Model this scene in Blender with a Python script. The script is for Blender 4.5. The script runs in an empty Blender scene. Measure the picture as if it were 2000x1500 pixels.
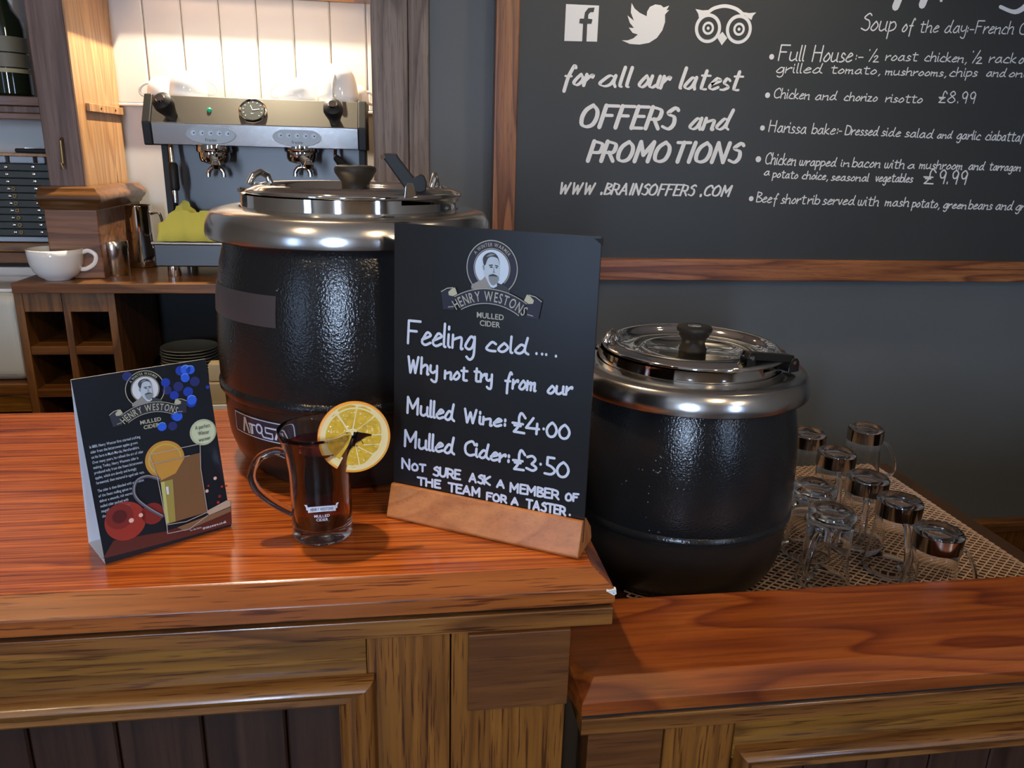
import bpy, bmesh, math, random
from mathutils import Vector, Matrix, Euler
random.seed(7)
PI = math.pi; cos = math.cos; sin = math.sin
C = bpy.context.scene.collection
S = bpy.context.scene

# ------------------------------------------------------------------ camera
F_PX = 1500.0; CAM_Z = 0.45
PITCH, ROLL, YAW = math.radians(16.83), math.radians(-1.6), math.radians(8.47)
cy_, sy_ = cos(YAW), sin(YAW); cp_, sp_ = cos(PITCH), sin(PITCH)
FWD = Vector((sy_*cp_, cy_*cp_, -sp_)); RGT = Vector((cy_, -sy_, 0)); DWN = FWD.cross(RGT)
RG = RGT*cos(ROLL) + DWN*sin(ROLL); DN = DWN*cos(ROLL) - RGT*sin(ROLL)
EYE = Vector((0, 0, CAM_Z))
cam = bpy.data.cameras.new('camera'); cam_o = bpy.data.objects.new('camera', cam); C.objects.link(cam_o)
cam.lens = 36*F_PX/2000; cam.sensor_width = 36; cam.clip_start = 0.02
cam_o.matrix_world = Matrix.Translation(EYE) @ Matrix((RG, -DN, -FWD)).transposed().to_4x4()
S.camera = cam_o
def ray(px, py): return RG*((px-1000)/F_PX) + DN*((py-750)/F_PX) + FWD
def at(px, py, Y=None, z=None):
    d = ray(px, py); t = Y/d.y if Y is not None else (z-CAM_Z)/d.z
    return EYE + d*t

# ------------------------------------------------------------------ view, world, lights
S.view_settings.view_transform = 'Standard'; S.view_settings.look = 'None'
S.view_settings.gamma = 1; S.view_settings.use_curve_mapping = False
S.view_settings.exposure = -0.3
S.cycles.max_bounces = 14; S.cycles.transmission_bounces = 12; S.cycles.transparent_max_bounces = 12
S.cycles.glossy_bounces = 6; S.cycles.diffuse_bounces = 3
S.cycles.sample_clamp_indirect = 4.0; S.cycles.blur_glossy = 0.5
w = bpy.data.worlds.new('world'); S.world = w; w.use_nodes = True
w.node_tree.nodes['Background'].inputs[0].default_value = (0.45, 0.6, 1, 1)
w.node_tree.nodes['Background'].inputs[1].default_value = 0.6
WARM = (1.0, 0.72, 0.42); DAY = (0.48, 0.66, 1.0)
def spot(name, loc, to, power, size=math.radians(100), blend=.5, rad=.03, col=WARM):
    l = bpy.data.lights.new(name, 'SPOT'); l.energy = power; l.spot_size = size; l.spot_blend = blend
    l.shadow_soft_size = rad; l.color = col
    o = bpy.data.objects.new(name, l); C.objects.link(o); o.location = loc
    o.rotation_euler = (Vector(to)-Vector(loc)).to_track_quat('-Z', 'Y').to_euler(); return o
def area(name, loc, to, power, sx, sy, col):
    l = bpy.data.lights.new(name, 'AREA'); l.shape = 'RECTANGLE'; l.size = sx; l.size_y = sy; l.energy = power; l.color = col
    o = bpy.data.objects.new(name, l); C.objects.link(o); o.location = loc
    o.rotation_euler = (Vector(to)-Vector(loc)).to_track_quat('-Z', 'Y').to_euler(); return o
spot('bar_downlight', (-.42, 1.14, 1.68), (-.38, .98, 0), 96, math.radians(95), .6, .03)
spot('board_downlight', (.80, 1.78, 1.68), (.85, 2.16, .6), 58, math.radians(90), 1, .05, (1, .8, .55))
spot('bar_downlight_right', (1.35, .9, 1.68), (1.3, .95, -.2), 13, math.radians(100), .8, .05)
spot('glint_fill_left', (-1.3, -.6, 1.68), (-1.2, .4, 0), 45, math.radians(110), .8, .05)  # added fill so the metal catches warm glints
spot('glint_fill_back', (.9, -1.2, 1.68), (.6, .4, -.3), 42, math.radians(120), .8, .05)  # second added glint fill, behind the camera
spot('steel_fill_left', (-.6, -2.5, 1.68), (-.6, -2.9, 0), 26, math.radians(130), 1, .05)  # added to light the front wall for reflections on the steel
spot('steel_fill_right', (1.3, -2.5, 1.68), (1.3, -2.9, 0), 26, math.radians(130), 1, .05)  # right twin of the added wall light, also for steel reflections
spot('board_sheen_fill', (2.4, -2.3, 1.68), (.9, 2.1, .8), 70, math.radians(60), 1, .06, (1, .8, .55))  # added light aimed at the chalkboard to raise its warm sheen
spot('niche_downlight', (-.45, 2.40, 1.30), (-.45, 2.402, 0), 175, math.radians(110), .3, .012, (1, .88, .68))

# ------------------------------------------------------------------ materials
MATS = {}
def mat(name, col, rough=.5, metal=0, bump=None, emit=None, trans=0, ior=1.45, coat=0, var=None, spec=.5):
    """bump=(scale,strength,kind) var=(scale,amount)"""
    m = bpy.data.materials.new(name); m.use_nodes = True; MATS[name] = m
    nt = m.node_tree; b = nt.nodes['Principled BSDF']
    b.inputs['Base Color'].default_value = (*col, 1); b.inputs['Roughness'].default_value = rough
    b.inputs['Metallic'].default_value = metal; b.inputs['IOR'].default_value = ior
    b.inputs['Transmission Weight'].default_value = trans; b.inputs['Coat Weight'].default_value = coat
    b.inputs['Coat Roughness'].default_value = .08; b.inputs['Specular IOR Level'].default_value = spec
    tc = nt.nodes.new('ShaderNodeTexCoord')
    if emit:
        b.inputs['Emission Color'].default_value = (*emit[0], 1); b.inputs['Emission Strength'].default_value = emit[1]
    if var:
        n = nt.nodes.new('ShaderNodeTexNoise'); n.inputs['Scale'].default_value = var[0]; n.inputs['Detail'].default_value = 5
        nt.links.new(tc.outputs['Object'], n.inputs['Vector'])
        r = nt.nodes.new('ShaderNodeValToRGB'); a = var[1]
        r.color_ramp.elements[0].position = .3; r.color_ramp.elements[1].position = .7
        r.color_ramp.elements[0].color = (*[c*(1-a) for c in col], 1); r.color_ramp.elements[1].color = (*[min(1, c*(1+a)) for c in col], 1)
        nt.links.new(n.outputs['Fac'], r.inputs['Fac']); nt.links.new(r.outputs['Color'], b.inputs['Base Color'])
    if bump:
        if bump[2] == 'voronoi':
            n = nt.nodes.new('ShaderNodeTexVoronoi'); n.feature = 'SMOOTH_F1'; o = 'Distance'
        else:
            n = nt.nodes.new('ShaderNodeTexNoise'); n.inputs['Detail'].default_value = 2; o = 'Fac'
        n.inputs['Scale'].default_value = bump[0]
        if bump[2] == 'brushed':
            mp = nt.nodes.new('ShaderNodeMapping'); mp.inputs['Scale'].default_value = (1, 1, 25)
            nt.links.new(tc.outputs['Object'], mp.inputs['Vector']); nt.links.new(mp.outputs['Vector'], n.inputs['Vector'])
        else: nt.links.new(tc.outputs['Object'], n.inputs['Vector'])
        bp = nt.nodes.new('ShaderNodeBump'); bp.inputs['Strength'].default_value = bump[1]; bp.inputs['Distance'].default_value = .001
        nt.links.new(n.outputs[o], bp.inputs['Height']); nt.links.new(bp.outputs['Normal'], b.inputs['Normal'])
    return m
def wood(name, dark, mid, light, axis='X', rings=9, freq=(1.0, 5.0), pore=1.0, rough=.3, coat=.3, seed=0.0, fine=.55):
    """Grain: contour lines of a stretched noise (cathedral figure) plus fine pores. axis = grain direction."""
    m = bpy.data.materials.new(name); m.use_nodes = True; MATS[name] = m
    nt = m.node_tree; b = nt.nodes['Principled BSDF']; L = nt.links.new
    tc = nt.nodes.new('ShaderNodeTexCoord')
    def mapped(along, across):
        mp = nt.nodes.new('ShaderNodeMapping'); mp.inputs['Location'].default_value = (seed, seed*.7, seed*.3)
        mp.inputs['Scale'].default_value = {'X': (along, across, across), 'Y': (across, along, across), 'Z': (across, across, along)}[axis]
        L(tc.outputs['Object'], mp.inputs['Vector']); return mp.outputs['Vector']
    def noise(along, across, detail, sc=1):
        n = nt.nodes.new('ShaderNodeTexNoise'); n.inputs['Scale'].default_value = sc; n.inputs['Detail'].default_value = detail
        L(mapped(along, across), n.inputs['Vector']); return n.outputs['Fac']
    def math_(op, a, bb=None):
        n = nt.nodes.new('ShaderNodeMath'); n.operation = op
        for i, v in ((0, a), (1, bb)):
            if v is None: continue
            if isinstance(v, (int, float)): n.inputs[i].default_value = v
            else: L(v, n.inputs[i])
        return n.outputs[0]
    base = noise(freq[0], freq[1], 1.5)
    ring = math_('FRACT', math_('MULTIPLY', base, rings*2.2))
    fineg = noise(4, 110, 3)
    pores = noise(14, 420, 2)
    r1 = nt.nodes.new('ShaderNodeValToRGB'); cr = r1.color_ramp
    cr.elements[0].position = 0; cr.elements[0].color = (*light, 1)
    cr.elements[1].position = 1; cr.elements[1].color = (*light, 1)
    e = cr.elements.new(.55); e.color = (*mid, 1)
    e = cr.elements.new(.86); e.color = (*dark, 1)
    e = cr.elements.new(.93); e.color = (*mid, 1)
    L(ring, r1.inputs['Fac'])
    mx = nt.nodes.new('ShaderNodeMix'); mx.data_type = 'RGBA'; mx.blend_type = 'MULTIPLY'; mx.inputs['Factor'].default_value = fine
    r2 = nt.nodes.new('ShaderNodeValToRGB'); r2.color_ramp.elements[0].position = .35; r2.color_ramp.elements[1].position = .62
    r2.color_ramp.elements[0].color = (.42, .33, .28, 1); r2.color_ramp.elements[1].color = (1, 1, 1, 1)
    L(fineg, r2.inputs['Fac']); L(r1.outputs['Color'], mx.inputs['A']); L(r2.outputs['Color'], mx.inputs['B'])
    mx2 = nt.nodes.new('ShaderNodeMix'); mx2.data_type = 'RGBA'; mx2.blend_type = 'MULTIPLY'; mx2.inputs['Factor'].default_value = pore
    r3 = nt.nodes.new('ShaderNodeValToRGB'); r3.color_ramp.elements[0].position = .36; r3.color_ramp.elements[1].position = .42
    r3.color_ramp.elements[0].color = (.4, .3, .25, 1); r3.color_ramp.elements[1].color = (1, 1, 1, 1)
    L(pores, r3.inputs['Fac']); L(mx.outputs['Result'], mx2.inputs['A']); L(r3.outputs['Color'], mx2.inputs['B'])
    L(mx2.outputs['Result'], b.inputs['Base Color'])
    b.inputs['Roughness'].default_value = rough; b.inputs['Coat Weight'].default_value = coat; b.inputs['Coat Roughness'].default_value = .12
    bp = nt.nodes.new('ShaderNodeBump'); bp.inputs['Strength'].default_value = .25; bp.inputs['Distance'].default_value = .0006
    L(fineg, bp.inputs['Height']); L(bp.outputs['Normal'], b.inputs['Normal'])
    return m
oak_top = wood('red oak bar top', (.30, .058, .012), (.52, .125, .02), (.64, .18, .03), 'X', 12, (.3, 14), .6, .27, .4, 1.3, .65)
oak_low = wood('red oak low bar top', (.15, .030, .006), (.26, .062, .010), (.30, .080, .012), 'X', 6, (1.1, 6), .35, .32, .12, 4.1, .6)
oak_edge = wood('oak edge', (.12, .045, .010), (.24, .095, .019), (.28, .12, .025), 'X', 5, (.6, 8), 1, .32, .3, 2.2)
oak_rail = wood('oak rail', (.12, .048, .006), (.215, .093, .012), (.25, .115, .015), 'X', 6, (.5, 13), 1, .36, .25, 5.5)
oak_stile = wood('oak stile', (.15, .055, .008), (.215, .083, .012), (.25, .10, .015), 'Z', 5, (.4, 16), 1, .36, .25, 7.7)
oak_block = wood('oak block', (.11, .040, .009), (.14, .05, .011), (.16, .06, .013), 'X', 3, (2, 7), .6, .4, .2, 9.1)
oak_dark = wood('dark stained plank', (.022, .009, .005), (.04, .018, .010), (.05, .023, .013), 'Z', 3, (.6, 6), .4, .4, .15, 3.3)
oak_frame = wood('oak board frame', (.14, .05, .018), (.30, .115, .04), (.37, .15, .055), 'Z', 5, (.7, 10), .6, .35, .3, 6.1)
oak_frame_x = wood('oak board frame bottom', (.15, .045, .015), (.33, .115, .035), (.40, .15, .05), 'X', 5, (.7, 10), .6, .3, .4, 8.2)
oak_post = wood('weathered oak post', (.13, .08, .05), (.24, .165, .11), (.27, .19, .13), 'Z', 6, (.5, 9), .6, .5, .1, 2.9)
oak_pillar = wood('brown pillar', (.13, .07, .05), (.18, .105, .08), (.20, .12, .09), 'Z', 3, (.5, 7), .4, .5, .1, 1.9)
pine = wood('pale oak jamb', (.36, .17, .06), (.47, .25, .10), (.52, .29, .12), 'Z', 5, (.7, 7), .3, .4, .2, 5.9)
oak_back = wood('back counter oak', (.10, .04, .010), (.18, .07, .017), (.21, .09, .022), 'X', 4, (.7, 7), .5, .3, .3, 3.9)
oak_rack = wood('wine rack oak', (.10, .04, .009), (.18, .075, .017), (.21, .09, .021), 'Z', 4, (.7, 7), .5, .4, .2, 4.9)
beech = wood('beech sign base', (.42, .15, .04), (.50, .19, .055), (.54, .215, .062), 'X', 4, (1.2, 8), .2, .4, .15, 7.3, .3)
grey_wall = mat('grey wall paint', (.120, .126, .122), .55, var=(3, .05), bump=(250, .15, 'noise'))
dark_wall = mat('room wall paint', (.38, .30, .22), .7)
ceil_m = mat('ceiling paint', (.70, .62, .52), .8)
floor_m = mat('floor boards', (.07, .04, .02), .5, var=(4, .3))
cream = mat('cream board paint', (.68, .645, .60), .6, var=(4, .06))
steel = mat('brushed stainless', (.62, .60, .57), .2, 1, bump=(90, .04, 'brushed'))
chrome = mat('polished steel', (.74, .71, .67), .06, 1)
satin = mat('satin steel', (.09, .09, .09), .4, 1, bump=(60, .03, 'noise'))
warmsteel = mat('warm steel panel', (.42, .39, .33), .28, 1, bump=(70, .03, 'noise'))
silver = mat('silver band', (.6, .56, .52), .1, 1)
ketblack = mat('hammered black enamel', (.012, .0125, .013), .145, 0, bump=(330, .55, 'noise'), spec=.5)
ketlow = mat('smooth black enamel', (.02, .013, .010), .28, 0, bump=(260, .15, 'noise'))
plastic = mat('black plastic', (.014, .013, .012), .45, spec=.3)
sticker_m = mat('old label residue', (.055, .045, .045), .45)
board_m = mat('chalkboard paint', (.033, .036, .034), .42, var=(2.2, .12), bump=(500, .05, 'noise'))
slate = mat('sign slate', (.013, .014, .015), .27, var=(6, .1))
chalkw = mat('chalk white', (.80, .80, .78), .7)
chalkpen = mat('white chalk pen', (.66, .73, .86), .6)
gold = mat('pale gold print', (.50, .50, .36), .5)
goldline = mat('gold line print', (.42, .42, .36), .5)
pale = mat('pale blue print', (.62, .74, .86), .5)
grey_p = mat('portrait grey', (.25, .28, .30), .5); dgrey_p = mat('portrait dark', (.05, .055, .065), .5)
coat_p = mat('portrait coat', (.30, .29, .28), .5); skin_p = mat('portrait skin tone', (.52, .62, .70), .5)
navy = mat('ribbon navy', (.025, .027, .045), .4)
glass = mat('clear glass', (1, 1, 1), 0.0, trans=1, ior=1.45)
cider = mat('mulled cider', (.20, .024, .009), 0.0, trans=1, ior=1.34)
card_w = mat('white card', (.72, .76, .82), .6)
print_dark = mat('tent card print', (.012, .014, .020), .16, var=(8, .2))
porcelain = mat('white porcelain', (.75, .75, .74), .12, coat=.4)
cloth_y = mat('yellow cloth', (.62, .56, .10), .9, bump=(120, .5, 'noise'))
peel_m = mat('orange peel', (.85, .36, .03), .35, bump=(300, .4, 'noise'))
pith_m = mat('orange pith', (.85, .70, .34), .6)
flesh_m = mat('orange flesh', (.70, .44, .04), .15, bump=(260, .9, 'voronoi'), var=(120, .18), coat=.6)
meshmat = mat('mesh liner plastic', (.60, .43, .32), .45)
shelf_m = mat('dark shelf', (.05, .024, .009), .5)
panel_l = mat('white laminate', (.50, .49, .43), .4)
black_m = mat('matt black', (.008, .008, .007), .7)
bottle_m = mat('dark green glass', (.012, .018, .008), .06, coat=.5)
label_m = mat('bottle label', (.20, .17, .11), .5); label2 = mat('bottle label band', (.45, .37, .20), .5)
rack_slat = mat('grey green slat', (.045, .052, .048), .5)
rail_b = mat('blue grey rail', (.36, .42, .50), .35)
brass = mat('dull brass', (.40, .28, .12), .4, 1)
daypane = mat('daylight pane', (.5, .7, 1), .5, emit=(DAY, 30.0))
strongpane = mat('bright daylight pane', (.5, .7, 1), .5, emit=((.55, .72, 1), 120.0))
daydim = mat('dim daylight pane', (.5, .7, 1), .5, emit=(DAY, 7.0))
lampglow = mat('lamp glow', (1, .8, .5), .5, emit=((1, .78, .5), 25.0))
greenled = mat('green light', (.0, .25, .12), .3, emit=((0, .5, .25), .3))
dialface = mat('gauge face', (.03, .033, .026), .4)
ovalm = mat('grey button plate', (.42, .47, .50), .4)
tan_m = mat('tan carton', (.42, .34, .20), .8)
plate_m = mat('grey green plate', (.16, .16, .13), .4)

# ------------------------------------------------------------------ mesh builder
ORG = {}
def empty(name, loc, label=None, cat=None, group=None, kind=None):
    o = bpy.data.objects.new(name, None); C.objects.link(o); o.location = loc; o.empty_display_size = .05
    ORG[o.name] = Vector(loc)
    tag(o, label, cat, group, kind); return o
def tag(o, label=None, cat=None, group=None, kind=None):
    for k, v in (('label', label), ('category', cat), ('group', group), ('kind', kind)):
        if v: o[k] = v
    return o
def bez(pts, n=6, closed=False):
    """Catmull-Rom through pts (any dimension)."""
    P = [Vector(p) for p in pts]; out = []
    m = len(P)
    if m < 3 and not closed: return P
    for i in range(m if closed else m-1):
        p0 = P[(i-1) % m] if closed or i > 0 else P[0]; p1 = P[i]; p2 = P[(i+1) % m]
        p3 = P[(i+2) % m] if closed or i < m-2 else P[-1]
        for k in range(n):
            t = k/n
            out.append(.5*((2*p1) + (p2-p0)*t + (2*p0-5*p1+4*p2-p3)*t*t + (3*p1-p0-3*p2+p3)*t*t*t))
    if not closed: out.append(P[-1])
    return out
class MB:
    def __init__(s): s.v = []; s.f = []; s.m = []
    def add(s, vs, fs, mi=0):
        o = len(s.v); s.v += [Vector(v) for v in vs]; s.f += [[i+o for i in f] for f in fs]; s.m += [mi]*len(fs); return s
    def box(s, a, b, mi=0):
        (x0, y0, z0), (x1, y1, z1) = a, b
        return s.add([(x0,y0,z0),(x1,y0,z0),(x1,y1,z0),(x0,y1,z0),(x0,y0,z1),(x1,y0,z1),(x1,y1,z1),(x0,y1,z1)],
            [(0,3,2,1),(4,5,6,7),(0,1,5,4),(1,2,6,5),(2,3,7,6),(3,0,4,7)], mi)
    def prism(s, bottom, top, mi=0):
        n = len(bottom)
        return s.add(list(bottom)+list(top), [list(range(n))[::-1], list(range(n, 2*n))] + [(i, (i+1) % n, n+(i+1) % n, n+i) for i in range(n)], mi)
    def lathe(s, prof, c=(0, 0, 0), seg=48, mi=0, closed=False, axis=None, sx=1, sy=1):
        """prof [(r,z)...]; r=0 collapses to a point."""
        c = Vector(c); q = Vector((0, 0, 1)).rotation_difference(Vector(axis)).to_matrix() if axis else Matrix.Identity(3)
        rows = []; vs = []
        for r, z in prof:
            if r <= 1e-7: rows.append([len(vs)]); vs.append(c + q @ Vector((0, 0, z)))
            else:
                rows.append(list(range(len(vs), len(vs)+seg)))
                vs += [c + q @ Vector((r*cos(2*PI*k/seg)*sx, r*sin(2*PI*k/seg)*sy, z)) for k in range(seg)]
        fs = []; R = list(range(len(rows))) + ([0] if closed else [])
        for i in range(len(R)-1):
            A, B = rows[R[i]], rows[R[i+1]]
            for k in range(seg):
                k2 = (k+1) % seg
                if len(A) == 1 and len(B) == 1: break
                if len(A) == 1: fs.append((A[0], B[k2], B[k]))
                elif len(B) == 1: fs.append((A[k], A[k2], B[0]))
                else: fs.append((A[k], A[k2], B[k2], B[k]))
        return s.add(vs, fs, mi)
    def tube(s, pts, rad, seg=12, mi=0, flat=1.0, up=None, closed=False):
        P = [Vector(p) for p in pts]; n = len(P); rr = rad if isinstance(rad, (list, tuple)) else [rad]*n
        vs = []; prev = None
        for i in range(n):
            t = ((P[(i+1) % n]-P[i-1]) if closed else (P[min(i+1, n-1)]-P[max(i-1, 0)])).normalized()
            u = Vector(up) if up else (prev if prev else Vector((0, 0, 1)) if abs(t.z) < .9 else Vector((1, 0, 0)))
            a = (u - t*u.dot(t)).normalized(); b = t.cross(a); prev = a
            vs += [P[i] + a*rr[i]*cos(2*PI*k/seg) + b*rr[i]*flat*sin(2*PI*k/seg) for k in range(seg)]
        fs = [(i*seg+k, i*seg+(k+1) % seg, ((i+1) % n)*seg+(k+1) % seg, ((i+1) % n)*seg+k) for i in range(n if closed else n-1) for k in range(seg)]
        if not closed: fs += [list(range(seg))[::-1], list(range((n-1)*seg, n*seg))]
        return s.add(vs, fs, mi)
    def build(s, name, mats, parent=None, smooth=False, bevel=0, seg=2, origin=None):
        o_ = ORG.get(parent.name, Vector()) if parent else (Vector(origin) if origin else Vector())
        me = bpy.data.meshes.new(name)
        me.from_pydata([tuple(v-o_) for v in s.v], [], s.f)
        for m in (mats if isinstance(mats, (list, tuple)) else [mats]): me.materials.append(m)
        me.polygons.foreach_set('material_index', s.m)
        bm = bmesh.new(); bm.from_mesh(me)
        if not getattr(s, 'flatmode', False): bmesh.ops.recalc_face_normals(bm, faces=bm.faces)
        bm.to_mesh(me); bm.free()
        if smooth: me.shade_smooth()
        me.update()
        o = bpy.data.objects.new(name, me); C.objects.link(o)
        if parent: o.parent = parent
        else: o.location = o_
        ORG[o.name] = o_
        if bevel:
            b = o.modifiers.new('bevel', 'BEVEL'); b.width = bevel; b.segments = seg; b.limit_method = 'ANGLE'; b.angle_limit = math.radians(35)
            b.harden_normals = False
        if smooth and smooth != 'all':
            try:
                for p in me.polygons: p.use_smooth = True
                me.set_sharp_from_angle(angle=math.radians(38))
            except Exception: pass
        return o
def box(name, a, b, m, parent=None, bevel=.0015, origin=None): return MB().box(a, b).build(name, m, parent, bevel=bevel, origin=origin)
def struct(o): o['kind'] = 'structure'; return o
def copy_tree(o, loc, rotz=0, scale=None, parent=None):
    c = o.copy(); C.objects.link(c)
    if parent: c.parent = parent
    else:
        c.location = loc; c.rotation_euler = (0, 0, rotz)
        if scale: c.scale = scale
    for ch in o.children: copy_tree(ch, None, parent=c)
    return c

# ------------------------------------------------------------------ flat print: frames, ribbons, lettering
GL = {}
def G(s):
    for ln in s.strip().split('\n'):
        k, *st = ln.split(' ', 1)
        GL[k] = [[(int(t[0], 36), int(t[1], 36)-4) for t in part.split()] for part in st[0].split('|')]
G('''a 58 39 17 05 24 45 58|59 56 64
b 0d 04|07 29 58 56 34 05
c 58 39 17 05 24 54
d 58 39 17 05 24 45 57|6d 56 74
e 06 37 58 39 17 05 24 55
f 6c 5d 4b 37 31|18 58
g 58 39 17 05 24 45 58|59 52 30 11
h 0d 04|07 39 58 54 64
i 09 05 14|0b 0c
j 29 21 00|2b 2c
k 0d 04|49 16 54
l 0d 05 14
m 09 04|07 28 38 34|37 58 68 64 74
n 09 04|07 38 58 54 64
o 39 17 05 24 45 57 39
p 09 00|08 39 57 45 14
q 58 39 17 05 24 45 58|59 50
r 09 04|06 28 49 48
s 48 29 17 36 45 24 04
t 2c 25 34 54|0a 5a
u 09 05 24 45|59 55 64
v 09 24 49
w 09 05 24 36 39|35 54 66 79
x 09 54|59 04
y 09 06 25 46|59 51 30 11
z 09 49|49 04|04 54
A 04 4d|4d 84|17 77
B 0d 04|0d 5c 4a 19|09 67 65 34 04
C 7b 5d 1b 08 15 44 75
D 0d 04|0d 5c 79 65 34 04
E 0d 04|0d 6d|09 59|04 64
F 0d 04|0d 7d|09 59
G 7b 5d 1b 08 15 44 75|75 78 58
H 0d 04|7d 74|09 79
I 1d 14
J 5d 55 24 05
K 0d 04|7d 18 74
L 0d 04|04 64
M 0d 04|0d 47|47 8d|8d 84
N 0d 04|0d 74|74 7d
O 4d 1b 08 15 44 75 88 7b 4d
P 0d 04|0d 5c 6a 58 08
R 0d 04|0d 5c 6a 58 08|38 74
S 6c 4d 1b 2a 59 66 44 05
T 4d 44|0d 8d
U 0d 06 34 66 7d
V 0d 44 8d
W 0d 24|24 4b|4b 64|64 8d
X 0d 74|7d 04
Y 0d 48|8d 48 44
0 3d 1b 08 15 34 55 68 5b 3d
1 2d 24
2 0b 2d 4c 39 04|04 64
3 0c 3d 5b 38|38 66 44 05
4 3d 07|07 67|5a 54
5 5d 1d|1d 19|19 48 66 44 04
6 4d 17 15 34 55 37 06
7 0d 6d 24
8 39 1b 3d 5b 39 06 34 66 39
9 5b 3d 1b 28 48 5b|5b 54
£ 6b 4d 3b 37 14|14 64|08 58|17 47
, 24 12
: 18 19|15 16
. 14 15
- 07 37
( 3e 18 12
/ 04 5d
' 0d 0b
= 0d 09|4d 14|49 74 34''')
def smooth2(pts, n=5):
    return bez([(p[0], p[1], 0) for p in pts], n) if len(pts) > 2 else [Vector((p[0], p[1], 0)) for p in pts]
CH = {}
def bchar(c, bold=0.0):
    k = (c, bold)
    if k not in CH:
        cu = bpy.data.curves.new('t', 'FONT'); cu.body = c; cu.size = 1; cu.offset = bold; cu.resolution_u = 3
        o = bpy.data.objects.new('t', cu); C.objects.link(o)
        dg = bpy.context.evaluated_depsgraph_get(); dg.update()
        me = bpy.data.meshes.new_from_object(o.evaluated_get(dg))
        vs = [(v.co.x, v.co.y) for v in me.vertices]; fs = [list(p.vertices) for p in me.polygons]
        bpy.data.objects.remove(o); bpy.data.curves.remove(cu); bpy.data.meshes.remove(me)
        x0 = min([v[0] for v in vs], default=0); x1 = max([v[0] for v in vs], default=.3)
        CH[k] = ([(x-x0, y) for x, y in vs], fs, x1-x0)
    return CH[k]
class Flat:
    """A flat print on a plane: origin O, axes u, v; material slots by name."""
    def __init__(s, O, u, v, lift=.0004):
        s.O = Vector(O); s.u = Vector(u).normalized(); s.v = Vector(v).normalized(); s.n = s.u.cross(s.v).normalized(); s.lift = lift; s.reset()
    def reset(s): s.k_ = 0; s.mb = MB(); s.mb.flatmode = True; s.mats = []
    def mi(s, m):
        if m not in s.mats: s.mats.append(m)
        return s.mats.index(m)
    def W(s, x, y, k=1): return s.O + s.u*x + s.v*y + s.n*(s.lift*k)
    def uv(s, px, py):
        d = ray(px, py); t = (s.O-EYE).dot(s.n)/d.dot(s.n); P = EYE + d*t - s.O
        return Vector((P.dot(s.u), P.dot(s.v)))
    def poly(s, pts, m, k=1):
        a = sum(pts[i][0]*pts[(i+1) % len(pts)][1]-pts[(i+1) % len(pts)][0]*pts[i][1] for i in range(len(pts)))
        if a < 0: pts = pts[::-1]
        s.mb.add([s.W(p[0], p[1], k) for p in pts], [list(range(len(pts)))], s.mi(m))
    def ppoly(s, pts, m, k=1, sm=0):
        q = [s.uv(*p) for p in pts]
        if sm: q = [(p.x, p.y) for p in bez([(a.x, a.y, 0) for a in q], sm, True)]
        s.poly([(p[0], p[1]) for p in q], m, k)
    def disc(s, x, y, r, m, k=1, r0=0, a0=0, a1=2*PI, n=40, sy=1):
        if r0 == 0 and a1-a0 > 6.28:
            s.poly([(x+r*cos(2*PI*i/n), y+r*sy*sin(2*PI*i/n)) for i in range(n)], m, k); return
        vs = []; 
        for i in range(n+1):
            a = a0+(a1-a0)*i/n
            vs += [s.W(x+r0*cos(a), y+r0*sy*sin(a), k), s.W(x+r*cos(a), y+r*sy*sin(a), k)]
        s.mb.add(vs, [(2*i, 2*i+1, 2*i+3, 2*i+2) for i in range(n)], s.mi(m))
    def ribbon(s, pts, w, m, k=1, mod=0, cap=True):
        P = [Vector((p[0], p[1])) for p in pts]
        Q = [P[0]]
        for p in P[1:]:
            if (p-Q[-1]).length > w*.05: Q.append(p)
        P = Q; n = len(P); s.k_ = (s.k_+1) % 8; k = k+.09*s.k_
        if n < 2: s.disc(P[0].x, P[0].y, w/2, m, k, n=10); return
        vs = []; wl = []
        for i in range(n):
            t = (P[min(i+1, n-1)]-P[max(i-1, 0)])
            t = t.normalized() if t.length > 1e-9 else Vector((1, 0))
            ww = w*(1-mod+mod*abs(t.y*.9+t.x*.25))/2 if mod else w/2
            nn = Vector((-t.y, t.x))*ww; wl.append(ww)
            vs += [s.W(P[i].x-nn.x, P[i].y-nn.y, k), s.W(P[i].x+nn.x, P[i].y+nn.y, k)]
        s.mb.add(vs, [(2*i, 2*i+2, 2*i+3, 2*i+1) for i in range(n-1)], s.mi(m))
        if cap:
            s.disc(P[0].x, P[0].y, wl[0], m, k+.04, n=8); s.disc(P[-1].x, P[-1].y, wl[-1], m, k+.045, n=8)
    def word(s, txt, x0, y0, x1, y1, h, pen, m, k=1, slant=0, mod=0, gap=1.6):
        a = s.uv(x0, y0); b = s.uv(x1, y1); sc = (s.uv(x0, y0)-s.uv(x0, y0-20)).length/20
        xs = []; x = 0
        for ch in txt:
            g = GL.get(ch)
            wd = max(p[0] for st in g for p in st) if g else 3
            xs.append(x); x += wd + gap + (1.2 if ch in 'WHNMOAVI' else 0)
        W_ = max(x-gap, .5); e = (b-a)/W_; sy = h*sc/9
        for ch, xx in zip(txt, xs):
            g = GL.get(ch)
            if not g: continue
            for st in g:
                pts = smooth2(st)
                s.ribbon([(a.x+e.x*(xx+p[0])+slant*sy*p[1], a.y+e.y*(xx+p[0])+sy*p[1]) for p in pts], pen*sc, m, k, mod)
    def dot(s, px, py, rpx, m, k=1):
        c = s.uv(px, py); sc = (s.uv(px, py)-s.uv(px, py-20)).length/20; s.disc(c.x, c.y, rpx*sc, m, k, n=14)
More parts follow.
